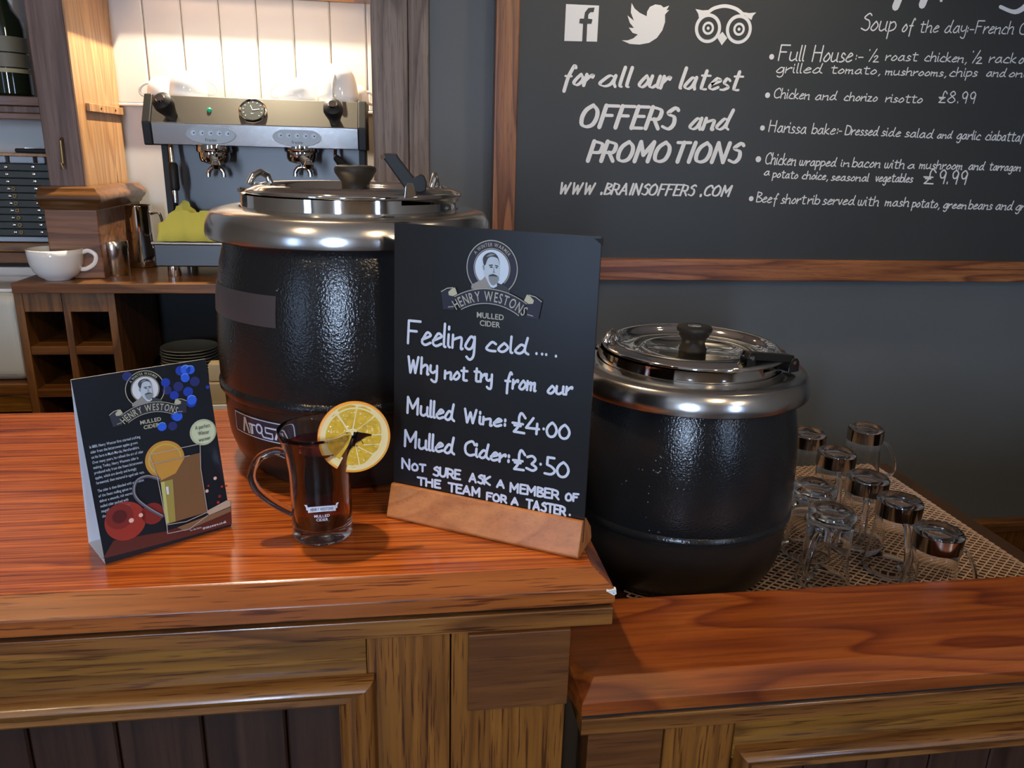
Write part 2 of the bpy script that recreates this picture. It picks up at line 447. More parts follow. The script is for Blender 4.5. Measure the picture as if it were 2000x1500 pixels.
    def type(s, txt, x, y, h, m, k=1, wx=1.0, bold=0.0, align='l', gap=.09, rot=0):
        sc = h/.70; tot = 0; lay = []
        for c in txt:
            if c == ' ': tot += .28; continue
            vs, fs, wd = bchar(c, bold); lay.append((tot, vs, fs)); tot += wd+gap
        tot -= gap; ox = 0 if align == 'l' else (-tot/2 if align == 'c' else -tot)
        for t0, vs, fs in lay:
            P = []
            for vx, vy in vs:
                X = (ox+t0+vx)*sc*wx; Y_ = vy*sc
                P.append(s.W(x+X*cos(rot)-Y_*sin(rot), y+X*sin(rot)+Y_*cos(rot), k))
            s.mb.add(P, fs, s.mi(m))
        return tot*sc*wx
    def arc(s, txt, cx, cy, R, h, m, k=1, wx=1.0, bold=0.0, gap=.09, mid=PI/2):
        sc = h/.70; adv = []; tot = 0
        for c in txt:
            wd = .28 if c == ' ' else bchar(c, bold)[2]+gap
            adv.append((tot, wd)); tot += wd
        tot *= sc*wx
        for c, (t0, wd) in zip(txt, adv):
            if c == ' ': continue
            vs, fs, w0 = bchar(c, bold)
            ang = mid - ((t0+w0/2)*sc*wx - tot/2)/R
            ux, uy = sin(ang), -cos(ang); vx_, vy_ = cos(ang), sin(ang)
            ox = cx+R*cos(ang); oy = cy+R*sin(ang)
            s.mb.add([s.W(ox+ux*(vx-w0/2)*sc*wx+vx_*vy*sc, oy+uy*(vx-w0/2)*sc*wx+vy_*vy*sc, k) for vx, vy in vs], fs, s.mi(m))
    def build(s, name, parent):
        o = s.mb.build(name, s.mats, parent); s.reset(); return o
def emblem(F, cx, cy, R, gp, ln, disc_m):
    T = lambda pts: [(cx+R*x, cy+R*y) for x, y in pts]
    sm = lambda pts: [(p.x, p.y) for p in bez([(a, b, 0) for a, b in T(pts)], 4, True)]
    F.disc(cx, cy, R*.99, navy, 1)
    F.disc(cx, cy, R, ln, 2, R*.965, math.radians(-50), math.radians(230), 60)
    F.disc(cx, cy, R*.715, ln, 2, R*.69, math.radians(-45), math.radians(225), 50)
    F.disc(cx, cy, R*.665, disc_m, 2)
    F.arc('A WINTER WARMER', cx, cy, R*.775, R*.13, gp, 3, .75, .01, .16)
    # bust: coat, collar, head, hair, beard
    F.poly(T([(-.78, -.66), (-.62, -.56), (-.35, -.42), (-.25, -.30), (.22, -.48), (.45, -.56), (.72, -.72), (.72, -.86), (-.78, -.80)]), coat_p, 3)
    F.poly(T([(.02, -.70), (.25, -.50), (.45, -.56), (.72, -.72), (.72, -.86), (0, -.86)]), dgrey_p, 4)
    F.poly(T([(-.25, -.30), (-.02, -.66), (.10, -.70), (.24, -.62), (.22, -.44), (.1, -.5)]), pale, 5)
    F.poly(sm([(-.30, .12), (-.28, -.10), (-.24, -.30), (-.10, -.48), (.10, -.56), (.22, -.46), (.29, -.25), (.31, 0), (.30, .22), (.26, .40), (.05, .50), (-.18, .42)]), skin_p, 6)
    F.poly(sm([(-.34, .06), (-.28, .10), (-.27, -.08), (-.31, -.06)]), grey_p, 7)
    F.poly(sm([(-.31, .14), (-.34, .34), (-.22, .50), (0, .57), (.18, .50), (.28, .34), (.31, .14), (.24, .36), (.02, .42), (-.14, .34), (-.24, .10)]), dgrey_p, 7)
    F.poly(sm([(-.20, .40), (-.05, .52), (.12, .50), (.02, .46)]), grey_p, 8)
    F.poly(sm([(-.10, -.26), (.05, -.19), (.14, -.20), (.28, -.26), (.30, -.40), (.18, -.56), (.08, -.60), (-.04, -.50)]), grey_p, 7)
    F.poly(sm([(-.10, -.28), (.06, -.20), (.16, -.21), (.26, -.28), (.12, -.27)]), dgrey_p, 8)
    F.poly(T([(-.10, .12), (.06, .15), (.06, .11), (-.08, .08)]), dgrey_p, 8); F.poly(T([(.14, .14), (.27, .12), (.27, .08), (.14, .10)]), dgrey_p, 8)
    F.poly(sm([(-.06, .05), (.02, .08), (.06, .04), (0, .02)]), dgrey_p, 8); F.poly(sm([(.16, .05), (.22, .07), (.25, .04), (.20, .02)]), dgrey_p, 8)
    F.poly(sm([(.10, .08), (.08, -.10), (.05, -.14), (.17, -.14), (.13, -.09)]), grey_p, 8)
    # ribbon banner
    Ra = 2.7*R; ay = cy-.72*R-Ra; half = .56
    F.disc(cx, ay, Ra, navy, 9, Ra-.56*R, PI/2-half, PI/2+half, 30)
    F.disc(cx, ay, Ra, ln, 10, Ra-.03*R, PI/2-half, PI/2+half, 30)
    F.disc(cx, ay, Ra-.53*R, ln, 10, Ra-.56*R, PI/2-half, PI/2+half, 30)
    F.arc('HENRY WESTONS', cx, ay, Ra-.46*R, R*.36, gp, 11, .62, .012, .12)
    for sx in (-1, 1):
        a = PI/2-sx*half; ex = cx+Ra*cos(a); ey = ay+Ra*sin(a)
        q = lambda pts: [(ex+sx*R*x, ey+R*y) for x, y in pts]
        F.poly(q([(-.02, .02), (.05, .32), (.55, .10), (.45, -.52), (0, -.5)]), navy, 8)
        F.ribbon(q([(.05, .32), (.3, .27), (.55, .12)]), R*.035, ln, 9, cap=False)
        F.poly(q([(-.12, .10), (-.02, .33), (.10, .28), (.25, .14), (.22, .02), (.05, .0)]), gold, 9)
        F.ribbon(q([(.02, -.38), (.25, -.42)]), R*.03, ln, 9, cap=False)
    F.type('MULLED', cx, cy-1.83*R, R*.2, gp, 2, 1.0, .02, 'c')
    F.type('CIDER', cx, cy-2.12*R, R*.2, gp, 2, 1.0, .02, 'c')
# ------------------------------------------------------------------ room shell
FL = -1.05; CE = 1.75; YB = 2.20; YN = 2.50
struct(box('floor', (-3.4, -3.4, FL-.05), (3.6, 2.62, FL), floor_m, bevel=0))
struct(box('ceiling', (-3.4, -3.4, CE), (3.6, 2.62, CE+.05), ceil_m, bevel=0))
struct(box('wall_left', (-3.5, -3.4, FL), (-3.4, 2.62, CE), dark_wall, bevel=0))
struct(box('wall_right', (3.6, -3.4, FL), (3.7, 2.62, CE), dark_wall, bevel=0))
def pX(px, py, Y): return at(px, py, Y=Y).x
def pZ(px, py, Y): return at(px, py, Y=Y).z
JX = -.80                                         # niche left jamb
PL = pX(45, 0, 2.18)                              # pillar left edge
RX0, RX1, RX2 = pX(725, 100, 2.18), pX(796, 100, 2.18), pX(837, 100, 2.18)
struct(box('wall_back', (RX2, YB, FL), (3.6, YB+.12, CE), grey_wall, bevel=0))
# tongue-and-groove boards at the back of the niche
wn = MB().box((-3.4, YN+.012, FL), (RX2+.05, YN+.12, CE)).build('wall_niche', cream); struct(wn)
zb = pZ(250, 201, YN)
x = pX(279, 0, YN)-.105*4
while x < RX0+.1:
    if x > JX-.12:
        MB().box((x+.0015, YN-.001, zb), (x+.1035, YN+.0125, CE)).build('board', cream, wn, bevel=.004, seg=1)
    x += .1035
MB().box((JX-.02, YN-.004, zb-.008), (RX2, YN+.0125, zb)).build('ledge', cream, wn, bevel=.002)
# wall behind the camera with two bright windows
wf = MB()
wins = [(-1.05, -.72, -.1, 1.3), (2.35, 2.78, -.25, 1.3)]
xs = [-3.4]
for a, b, z0, z1 in sorted(wins):
    wf.box((xs[-1], -3.5, FL), (a, -3.4, CE)); wf.box((a, -3.5, FL), (b, -3.4, z0)); wf.box((a, -3.5, z1), (b, -3.4, CE)); xs.append(b)
wf.box((xs[-1], -3.5, FL), (3.6, -3.4, CE))
struct(wf.build('wall_front', dark_wall))
for i, (a, b, z0, z1) in enumerate(wins):
    f = MB(); t = .04
    f.box((a, -3.47, z0), (a+t, -3.41, z1)).box((b-t, -3.47, z0), (b, -3.41, z1)).box((a, -3.47, z0), (b, -3.41, z0+t)).box((a, -3.47, z1-t), (b, -3.41, z1))
    if i: f.box((a+(b-a)*.62, -3.46, z0), (a+(b-a)*.62+.05, -3.42, z1))
    f.box((a, -3.46, (z0+z1)/2-.012), (b, -3.42, (z0+z1)/2+.012))
    fo = struct(f.build('window_%d' % (i+1), cream))
    MB().box((a+t, -3.447, z0+t), (b-t, -3.443, z1-t)).build('pane', daypane if i else strongpane, fo)
for i, (lx, ly) in enumerate([(-.42, 1.14), (1.35, .9), (-1.3, -.6), (.9, -1.2), (-.6, -2.5), (1.3, -2.5)]):  # last four are fittings for the added fill lights
    d = empty('ceiling_downlight', (lx, ly, CE), 'small round brass ceiling downlight over ' + ['the tall bar', 'the mesh liner', 'the left of the room, added with a glint fill', 'the room behind the camera, added with a glint fill', 'the rear left of the room, added with a reflection fill', 'the rear right of the room, added with a reflection fill'][i], 'downlight', 'ceiling downlights')
    MB().lathe([(.03, CE-.001), (.045, CE-.001), (.045, CE-.012), (.036, CE-.016), (.03, CE-.012)], (lx, ly, 0), 24, closed=True).build('trim_ring', brass, d, smooth=True)
    MB().lathe([(0, CE-.004), (.030, CE-.004), (.030, CE-.002), (0, CE-.002)], (lx, ly, 0), 24).build('bulb', lampglow, d)
f = MB()
for a, b, c_, d in ((-3.2, -3.16, -.5, 1.3), (-2.24, -2.2, -.5, 1.3), (-3.2, -2.2, -.5, -.46), (-3.2, -2.2, 1.26, 1.3), (-3.2, -2.2, .4, .424), (-2.712, -2.688, -.5, 1.3)): f.box((-3.40, a, c_), (-3.36, b, d))
fo = struct(f.build('window_3', cream)); MB().box((-3.399, -3.16, -.46), (-3.390, -2.24, 1.26)).build('pane', daydim, fo)
# pillar left of the niche (upper shaft, lower block, mouldings), jamb and right post
zc = pZ(170, 385, 2.16)
pil = struct(MB().box((PL, 2.18, .1), (JX-.004, YN, CE)).build('trim_1', oak_pillar, bevel=.003))
MB().box((JX-.004, 2.182, zc+.02), (JX, YN-.002, CE)).build('jamb_face', pine, pil)
BX0, BX1 = pX(86, 420, 2.15), pX(190, 420, 2.15)
MB().box((BX0, 2.15, .1), (BX1, YN-.002, zc-.03)).build('lower_block', wood('pillar block', (.10, .035, .012), (.19, .08, .03), (.23, .10, .04), 'X', 5, (.8, 8), .5, .4, .2, 6.6), pil, bevel=.003)
mp = [(0, -.032), (.006, -.028), (.009, -.020), (.017, -.012), (.021, -.004), (.020, .004), (.014, .010), (.008, .013), (.004, .020), (0, .024), (-.02, .026), (-.02, -.032)]
m = MB(); A = [(BX0-.004, 2.15-o, zc+z) for o, z in mp]; Bq = [(BX1+o, 2.15-o, zc+z) for o, z in mp]; Dq = [(BX1+o, YN-.003, zc+z) for o, z in mp]
m.prism(A, Bq).build('moulding', oak_back, pil, smooth=True); MB().prism(Bq, Dq).build('moulding', oak_back, pil, smooth=True)
# small batten with two screws on the jamb
zj = pZ(200, 213, 2.35)
bt = MB().box((JX, 2.24, zj-.010), (JX+.01, YN-.004, zj+.010)).build('batten', pine, pil, bevel=.001)
for yy in (2.32, 2.43): MB().lathe([(0, .0), (.003, 0), (.003, .0015), (0, .002)], (JX+.01, yy, zj), 10, axis=(1, 0, 0)).build('screw', black_m, bt)
# brass hook on the pillar face
h0 = at(121, 270, Y=2.18); h1 = at(128, 328, Y=2.18)
MB().tube([h0+Vector((0, -.002, 0)), h0+Vector((0, -.012, -.006)), h1+Vector((0, -.012, .01)), h1+Vector((0, -.022, 0)), h1+Vector((0, -.020, .012))], .0035, 8).build('hook', brass, pil, smooth=True)
post = struct(MB().box((RX0, 2.165, FL), (RX1, YN, CE)).build('trim_2', oak_post, bevel=.003))
MB().box((RX1+.0015, 2.175, FL), (RX2, 2.215, CE)).build('cover_strip', oak_post, post, bevel=.002)
# lintel, and an unseen board added whose opening cuts off the niche light
lt = struct(MB().box((JX, 2.2, .99), (RX0, 2.26, CE)).build('trim_3', oak_post, bevel=.002))
MB().box((JX, 2.2, .85), (-.7125, YN, .875)).box((-.12, 2.2, .85), (RX0, YN, .875)).box((-.7125, 2.4785, .85), (-.12, YN, .875)).box((-.7125, 2.2, .85), (-.12, 2.235, .875)).build('cutoff_soffit', oak_back, lt)
# dado rail low on the grey wall
zd = pZ(1950, 1010, YB)
dr = struct(MB().box((RX2, YB-.012, FL), (3.6, YB, zd-.05)).build('baseboard_back', oak_stile, bevel=.001))
MB().box((RX2, YB-.04, zd-.022), (3.6, YB, zd)).build('rail', oak_edge, dr, bevel=.006, seg=3)
MB().box((RX2, YB-.026, zd-.05), (3.6, YB, zd-.0225)).build('cove', oak_edge, dr, bevel=.008, seg=3)
# ------------------------------------------------------------------ tall bar
oak_mv = wood('upright moulding oak', (.12, .045, .010), (.22, .085, .016), (.26, .105, .022), 'Z', 4, (.5, 12), 1, .34, .3, 3.7)
oak_lip = wood('red oak lipping', (.14, .032, .006), (.29, .082, .012), (.34, .10, .016), 'X', 3, (.3, 6), 1, .3, .3, 2.6, .5)
bar = empty('bar_counter', (-.7, 1.05, FL), 'tall oak bar counter with reddish varnished top and panelled front', 'bar counter')
XL = -1.9
def slab(name, prof, xl, xr, mitre, m, parent, clip=None):
    """prof: (y, z, out) around the section; out = how far the right end sticks out at that point."""
    L_ = [(xl, y, z) for y, z, o in prof]; R_ = [(xr+(o if mitre else 0), y, z) for y, z, o in prof]
    return MB().prism(L_, R_).build(name, m, parent, bevel=.0012)
slab('worktop', [(1.345, 0, 0), (.7585, 0, 0), (.7585, -.038, 0), (1.345, -.038, 0)], XL, .212, False, oak_top, bar)
slab('front_lipping', [(.7582, -.0002, 0), (.738, -.020, .022), (.737, -.038, .023), (.7582, -.038, 0)], XL, .212, True, oak_lip, bar)
MB().prism([(.2123, .7585, -.0002), (.2340, .738, -.020), (.235, .737, -.038), (.2123, .7585, -.038)], [(.2123, 1.345, -.0002), (.2340, 1.345, -.020), (.235, 1.345, -.038), (.2123, 1.345, -.038)]).build('end_lipping', oak_lip, bar, bevel=.0006)
ch = at(1193, 1152, z=-.0205)
MB().prism([(.2350, .7365, -.0195), (.2365, .7385, -.0265), (.2330, .7362, -.0270), (.2235, .7365, -.0210)], [(.2352, .7415, -.0190), (.2366, .7412, -.0260), (.2325, .7390, -.0262), (.2250, .7395, -.0190)]).build('chipped_corner', card_w, bar)
slab('groove_strip', [(1.34, -.038, 0), (.745, -.038, 0), (.745, -.044, 0), (1.34, -.044, 0)], XL, .230, False, black_m, bar)
YF = .742
slab('edge_moulding', [(1.34, -.044, 0), (YF-.004, -.044, 0), (YF-.004, -.066, 0), (1.34, -.066, 0)], XL, .234, False, oak_edge, bar)
def bx(px, py, Y=YF): return at(px, py, Y=Y)
xS0, xS1, xP1 = bx(716, 1300).x, bx(880, 1300).x, bx(1107, 1300).x
zR0 = bx(300, 1343).z                                   # bottom of rail
MB().box((XL, YF, zR0-.02), (xS0, YF+.03, -.066)).build('rail', oak_rail, bar, bevel=.0008)
MB().box((xS0+.0008, YF+.0008, -1.0), (xS1-.0008, YF+.03, -.066)).build('stile', oak_stile, bar, bevel=.0008)
MB().box((xS1+.0008, YF-.001, -1.0), (xP1, YF+.10, -.066)).build('post', oak_stile, bar, bevel=.0012)
b0, b1 = bx(914, 1240), bx(1104, 1366)
MB().box((b0.x, YF-.008, b1.z), (xP1+.001, YF-.001, -.0665)).build('block', oak_block, bar, bevel=.0012)
# panel moulding (bolection profile) as a mitred frame: top run and right run
zt = bx(300, 1343).z; xr = bx(733, 1400).x
prof = [(0, 0), (0, -.012), (.004, -.018), (.010, -.020), (.017, -.017), (.021, -.010), (.025, -.010), (.030, -.011), (.036, -.006), (.040, 0), (.040, .02), (0, .02)]
def mould(parent, xl, xr_, zt_, yf, zb=-1.0, left=False, k=1.0):
    P = [(d*k, o) for d, o in prof]
    if left:
        A = [(xl+d, yf+o, zt_-d) for d, o in P]; B = [(xr_, yf+o, zt_-d) for d, o in P]; D = [(xl+d, yf+o, zb) for d, o in P]
        MB().prism(A, B).build('panel_moulding', oak_edge, parent, smooth=True); MB().prism(A, D).build('panel_moulding', oak_mv, parent, smooth=True)
    else:
        A = [(xl, yf+o, zt_-d) for d, o in P]; B = [(xr_-d, yf+o, zt_-d) for d, o in P]; D = [(xr_-d, yf+o, zb) for d, o in P]
        MB().prism(A, B).build('panel_moulding', oak_edge, parent, smooth=True); MB().prism(B, D).build('panel_moulding', oak_mv, parent, smooth=True)
mould(bar, XL, xr, zt, YF)
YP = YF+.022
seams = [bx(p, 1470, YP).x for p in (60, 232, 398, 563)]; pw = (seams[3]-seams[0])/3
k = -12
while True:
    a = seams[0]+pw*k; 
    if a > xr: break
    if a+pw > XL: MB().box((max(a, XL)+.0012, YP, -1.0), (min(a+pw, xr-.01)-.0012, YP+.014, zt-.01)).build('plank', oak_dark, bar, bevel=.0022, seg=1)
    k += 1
MB().box((XL, YP+.014, FL), (xP1, YP+.02, -.066)).box((XL, 1.30, FL), (.20, 1.32, -.066)).box((.19, YF+.1, FL), (.2, 1.3, -.066)).build('carcass', shelf_m, bar)
MB().box((XL, .77, FL), (.2, .80, -1.0)).build('plinth', oak_dark, bar)
# ------------------------------------------------------------------ low bar
lo = empty('low_bar_counter', (.9, .85, FL), 'lower oak bar counter to the right with looping wood figure on its top', 'bar counter')
ZL = -.15; ZMx = 0; XR = 2.6; YG = .740
pA, pB = at(1161, 1324, z=ZL), at(1136, 1370, z=ZL-.02)
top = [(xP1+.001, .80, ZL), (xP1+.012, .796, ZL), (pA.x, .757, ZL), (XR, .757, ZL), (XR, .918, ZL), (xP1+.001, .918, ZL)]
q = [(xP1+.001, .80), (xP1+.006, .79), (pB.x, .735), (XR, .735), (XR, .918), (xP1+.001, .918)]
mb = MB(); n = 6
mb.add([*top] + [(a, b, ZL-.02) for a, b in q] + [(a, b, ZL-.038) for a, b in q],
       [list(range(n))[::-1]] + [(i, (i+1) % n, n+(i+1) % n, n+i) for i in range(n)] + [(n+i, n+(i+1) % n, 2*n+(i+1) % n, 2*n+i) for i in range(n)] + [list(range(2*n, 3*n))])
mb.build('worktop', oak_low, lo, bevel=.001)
MB().box((pB.x+.003, YG, ZL-.045), (XR, .91, ZL-.038)).build('groove_strip', black_m, lo)
MB().box((pB.x+.001, .737, ZL-.068), (XR, .91, ZL-.045)).build('edge_moulding', oak_edge, lo, bevel=.001)
x1, x2 = at(1294, 1450, Y=.745).x, at(1434, 1450, Y=.745).x
MB().box((pB.x+.012, .744, -1.0), (x1-.0008, .78, ZL-.068)).build('block', oak_block, lo, bevel=.001)
MB().box((x1+.0008, .743, -1.0), (x2-.004, .78, ZL-.068)).build('stile', oak_stile, lo, bevel=.001)
zt2 = at(1440, 1455, Y=.742).z
MB().box((x2-.003, .742, zt2-.02), (XR, .78, ZL-.068)).build('rail', oak_rail, lo, bevel=.001)
mould(lo, x2, XR, zt2, .742, left=True)
x = at(1695, 1490, Y=.764).x-pw*3
while x < XR:
    if x+pw > x2+.01: MB().box((max(x, x2+.01)+.0012, .764, -1.0), (min(x+pw, XR)-.0012, .778, zt2-.01)).build('plank', oak_dark, lo, bevel=.0022, seg=1)
    x += pw
MB().box((pB.x+.012, .779, FL), (XR, .785, ZL-.068)).box((xP1+.01, .90, FL), (XR, .912, ZL-.04)).build('carcass', shelf_m, lo)
# shelf behind the low bar that carries the mesh liner
ZM = -.2474
sh = empty('back_shelf', (.7, 1.25, FL), 'dark shelf under the mesh liner behind the low bar', 'shelf')
MB().box((.24, .92, ZM-.025), (1.165, 1.59, ZM-.004)).build('board', shelf_m, sh, bevel=.004)
for xx, yy in ((.27, .95), (1.10, .95), (.27, 1.52), (1.10, 1.52)): MB().box((xx, yy-.02, FL), (xx+.03, yy+.02, ZM-.025)).build('leg', shelf_m, sh)
# expanded mesh liner: zig-zag strands
mm = MB(); cw, chh = .0205, .0155; R_ = .05; xb = 1.105
def bend(x, y, z):
    if x <= xb: return (x, y, ZM+z)
    a = min((x-xb)/R_, 1.15); ex = x-xb-a*R_ if (x-xb)/R_ > 1.15 else 0
    return (xb+(R_+z)*sin(a)+ex*cos(a), y, ZM-R_+(R_+z)*cos(a)-ex*sin(a))
nx = int((1.210-.36)/(cw/2)); ny = int((1.585-.924)/chh)
for j in range(ny):
    for half in (0, 1):
        vs = []; fs = []
        for i in range(nx):
            x = .36+i*cw/2; y = .924+j*chh+chh*.5*half+(chh*.5 if (i+half) % 2 == 0 else 0)
            vs += [bend(x, y-.0011, 0), bend(x, y+.0011, 0), bend(x, y+.0011, .0022), bend(x, y-.0011, .0022)]
        for i in range(nx-1):
            a = i*4; b = a+4
            fs += [(a, b, b+1, a+1), (a+3, a+2, b+2, b+3), (a, a+3, b+3, b), (a+1, b+1, b+2, a+2)]
        mm.add(vs, fs)
ml = mm.build('mesh_liner', meshmat, origin=(.7, 1.2, ZM)); tag(ml, 'pale open diamond mesh liner that the upturned glass mugs stand on', 'bar liner')

# ------------------------------------------------------------------ wall chalkboard
YC = 2.165
cb = empty('chalkboard', (1.2, YC, .6), 'large wall-mounted menu chalkboard in a reddish oak frame', 'chalkboard')
bl = pX(1004, 400, YC); zb0 = pZ(1500, 506, YC); fl = pX(964, 300, 2.15); fz = pZ(1500, 549, 2.15)
MB().box((fl+.01, YC, fz+.01), (2.7, YB-.002, 1.5)).build('board', board_m, cb)
MB().box((fl, 2.148, fz), (bl, YB-.003, 1.52)).build('frame_side', oak_frame, cb, bevel=.003)
MB().box((bl+.0005, 2.148, fz), (2.72, YB-.003, zb0)).build('frame_bottom', oak_frame_x, cb, bevel=.003)
MB().box((bl+.0005, 2.148, 1.5), (2.72, YB-.003, 1.56)).build('frame_top', oak_frame_x, cb, bevel=.003)
MB().box((2.7, 2.148, zb0+.0005), (2.76, YB-.003, 1.4995)).build('frame_side', oak_frame, cb, bevel=.003)
B = Flat((0, YC, 0), (1, 0, 0), (0, 0, 1), .0006)
zA = lambda L: [(960+x/3.704, y/3.704) for x, y in L]
# square social icon with cut-out f
B.ppoly([(1105.5, 8), (1170, 11), (1166, 81.5), (1102, 80)], chalkw)
B.ppoly(zA([(655, 300), (662, 172), (634, 168), (638, 135), (668, 135), (675, 90), (700, 58), (745, 55), (738, 88), (715, 88), (700, 105), (698, 135), (730, 140), (722, 172), (692, 172), (686, 300)]), board_m, 2)
B.build('social_icon', cb)
B.ppoly(zA([(1013, 22), (1035, 62), (1070, 92), (1122, 118), (1125, 85), (1145, 50), (1185, 32), (1225, 38), (1245, 55), (1285, 40), (1265, 75), (1285, 72), (1255, 105), (1255, 160), (1235, 220), (1195, 275), (1140, 310), (1070, 323), (1000, 318), (942, 292), (985, 292), (1025, 278), (1058, 250), (1020, 238), (993, 200), (1030, 203), (1000, 165), (983, 112), (1030, 150), (1007, 90)]), chalkw)
B.build('social_icon', cb)
sc_ = (B.uv(1400, 50)-B.uv(1400, 30)).length/20
for ex, ey in ((1565, 205), (1788, 212)):
    c = B.uv(960+ex/3.704, ey/3.704); r = sc_/3.704
    B.disc(c.x, c.y, 108*r, chalkw, 2, 82*r); B.disc(c.x, c.y, 82*r, board_m, 3); B.disc(c.x, c.y, 48*r, chalkw, 4, 30*r); B.disc(c.x, c.y, 12*r, chalkw, 4)
arcp = [B.uv(*p) for p in zA([(1560, 95), (1610, 60), (1690, 44), (1770, 65), (1820, 105)])]
B.ribbon([(p.x, p.y) for p in bez([(a.x, a.y, 0) for a in arcp])], 26*sc_/3.704, chalkw, 1)
B.ppoly(zA([(1475, 65), (1525, 75), (1590, 72), (1545, 105), (1500, 130), (1495, 100)]), chalkw, 1); B.ppoly(zA([(1915, 90), (1865, 95), (1800, 85), (1850, 125), (1880, 145), (1890, 115)]), chalkw, 1)
B.ppoly(zA([(1630, 270), (1665, 328), (1705, 275), (1670, 230)]), chalkw, 1)
B.build('social_icon', cb)
br = dict(slant=.28, mod=.62)
for t, x0, y0, x1, y1, h, pen in [('for', 1096, 165, 1152, 167, 38, 6.5), ('all', 1170, 168, 1228, 170, 38, 6.5), ('our', 1247, 170, 1302, 172, 40, 6.5), ('latest', 1327, 173, 1442, 176, 40, 6.5),
        ('and', 1346, 252, 1422, 253, 38, 6.5)]:
    B.word(t, x0, y0, x1, y1, h, pen*1.22, chalkw, **br)
    if t in ('latest', 'and'): B.build('painted_lettering', cb)
for t, x0, y0, x1, y1, h, pen in [('OFFERS', 1131, 247, 1312, 252, 42, 9.5), ('PROMOTIONS', 1148, 314, 1440, 317, 38, 9.2), ('WWW', 1091, 378, 1158, 379, 21, 4.4), ('.', 1166, 379, 1174, 379, 22, 5),
        ('BRAINSOFFERS', 1180, 379, 1353, 382, 21, 4.4), ('.', 1360, 383, 1368, 383, 22, 5), ('COM', 1374, 382, 1424, 383, 20, 4.4)]:
    B.word(t, x0, y0, x1, y1, h, pen, chalkw, slant=.3, mod=.45, gap=2.0)
    if t in ('OFFERS', 'PROMOTIONS', 'COM'): B.build('painted_lettering', cb)
rows = '''Soup 1681 59 1747 61 33|of 1761 62 1782 62 26|the 1795 63 1831 63 23|day 1844 64 1885 64 24|:- 1886 64 1900 64 18|French 1904 65 1978 66 24|On 1989 67 2024 68 24
Full 1520 118 1569 119 30|House 1586 120 1662 121 31|:- 1668 118 1684 118 18|' 1697 105 1699 105 8|/ 1697 120 1707 120 24|2 1705 121 1715 121 12|roast 1729 118 1790 119 18|chicken, 1805 119 1887 122 18|' 1899 108 1901 108 8|/ 1899 123 1908 123 24|2 1906 124 1917 124 12|rack 1931 122 1983 123 19|of 1989 124 2010 124 19
grilled 1516 142 1605 143 19|tomato, 1622 143 1718 145 16|mushrooms, 1729 146 1847 149 15|chips 1854 149 1907 149 17|and 1926 149 1963 150 16|onion 1970 150 2030 151 15
Chicken 1511 191 1580 194 19|and 1592 195 1633 195 17|chorizo 1648 196 1712 198 16|risotto 1729 199 1800 201 16|£8.99 1831 200 1901 202 22
Harissa 1501 257 1573 261 22|bake:- 1585 261 1642 263 20|Dressed 1650 263 1714 265 18|side 1721 265 1757 267 17|salad 1767 267 1821 270 17|and 1830 270 1858 270 14|garlic 1868 271 1913 273 17|ciabatta 1924 273 1990 276 18|( 1991 276 1999 276 20
Chicken 1494 320 1553 323 22|wrapped 1561 323 1632 325 17|in 1642 325 1658 325 14|bacon 1664 326 1718 327 18|with 1727 328 1765 329 17|a 1772 329 1785 329 14|mushroom 1795 329 1878 331 16|and 1891 331 1921 332 16|tarragon 1931 332 1992 334 15
a 1492 342 1502 342 14|potato 1509 346 1557 349 15|choice, 1566 349 1616 351 15|seasonal 1623 352 1695 354 15|vegetables 1709 354 1781 356 16|£ 1801 358 1822 359 28|9.99 1829 358 1884 360 26
Beef 1477 394 1517 397 19|short 1525 397 1572 398 18|rib 1577 398 1599 399 18|served 1606 399 1668 400 18|with 1675 401 1715 402 18|mash 1728 402 1774 403 17|potato, 1781 404 1834 406 16|green 1842 406 1886 408 15|beans 1891 408 1936 409 17|and 1944 409 1976 410 17|gravy 1983 410 2030 411 16'''
for ln in rows.split('\n'):
    for wd in ln.split('|'):
        t, x0, y0, x1, y1, h = wd.split(' '); h = float(h)
        B.word(t, float(x0), float(y0), float(x1), float(y1), h, 2.7 if h > 24 else 2.2, chalkw, slant=.1, gap=1.6)
    B.build('handwritten_line', cb)
for px, py, r in ((1507, 111, 5.5), (1499, 186, 5.5), (1489, 250, 5.2), (1481, 311, 6), (1467, 388, 5)): B.dot(px, py, r, chalkw); B.build('bullet_dot', cb)
for P in ([(1749, 13), (1772, -45), (1790, -80)], [(1801, 9), (1822, -45), (1832, -80), (1800, -60)], [(1838, 1), (1852, -60)]):
    q_ = [B.uv(*p) for p in P]; B.ribbon([(a.x, a.y) for a in q_], 17*sc_ if P[0][0] != 1838 else 7*sc_, chalkw, 1); B.build('heading_lettering', cb)
B.word('SPECIALS', 1950, 22, 2420, 40, 78, 13, chalkw, slant=.25, mod=.45)
B.build('heading_lettering', cb)
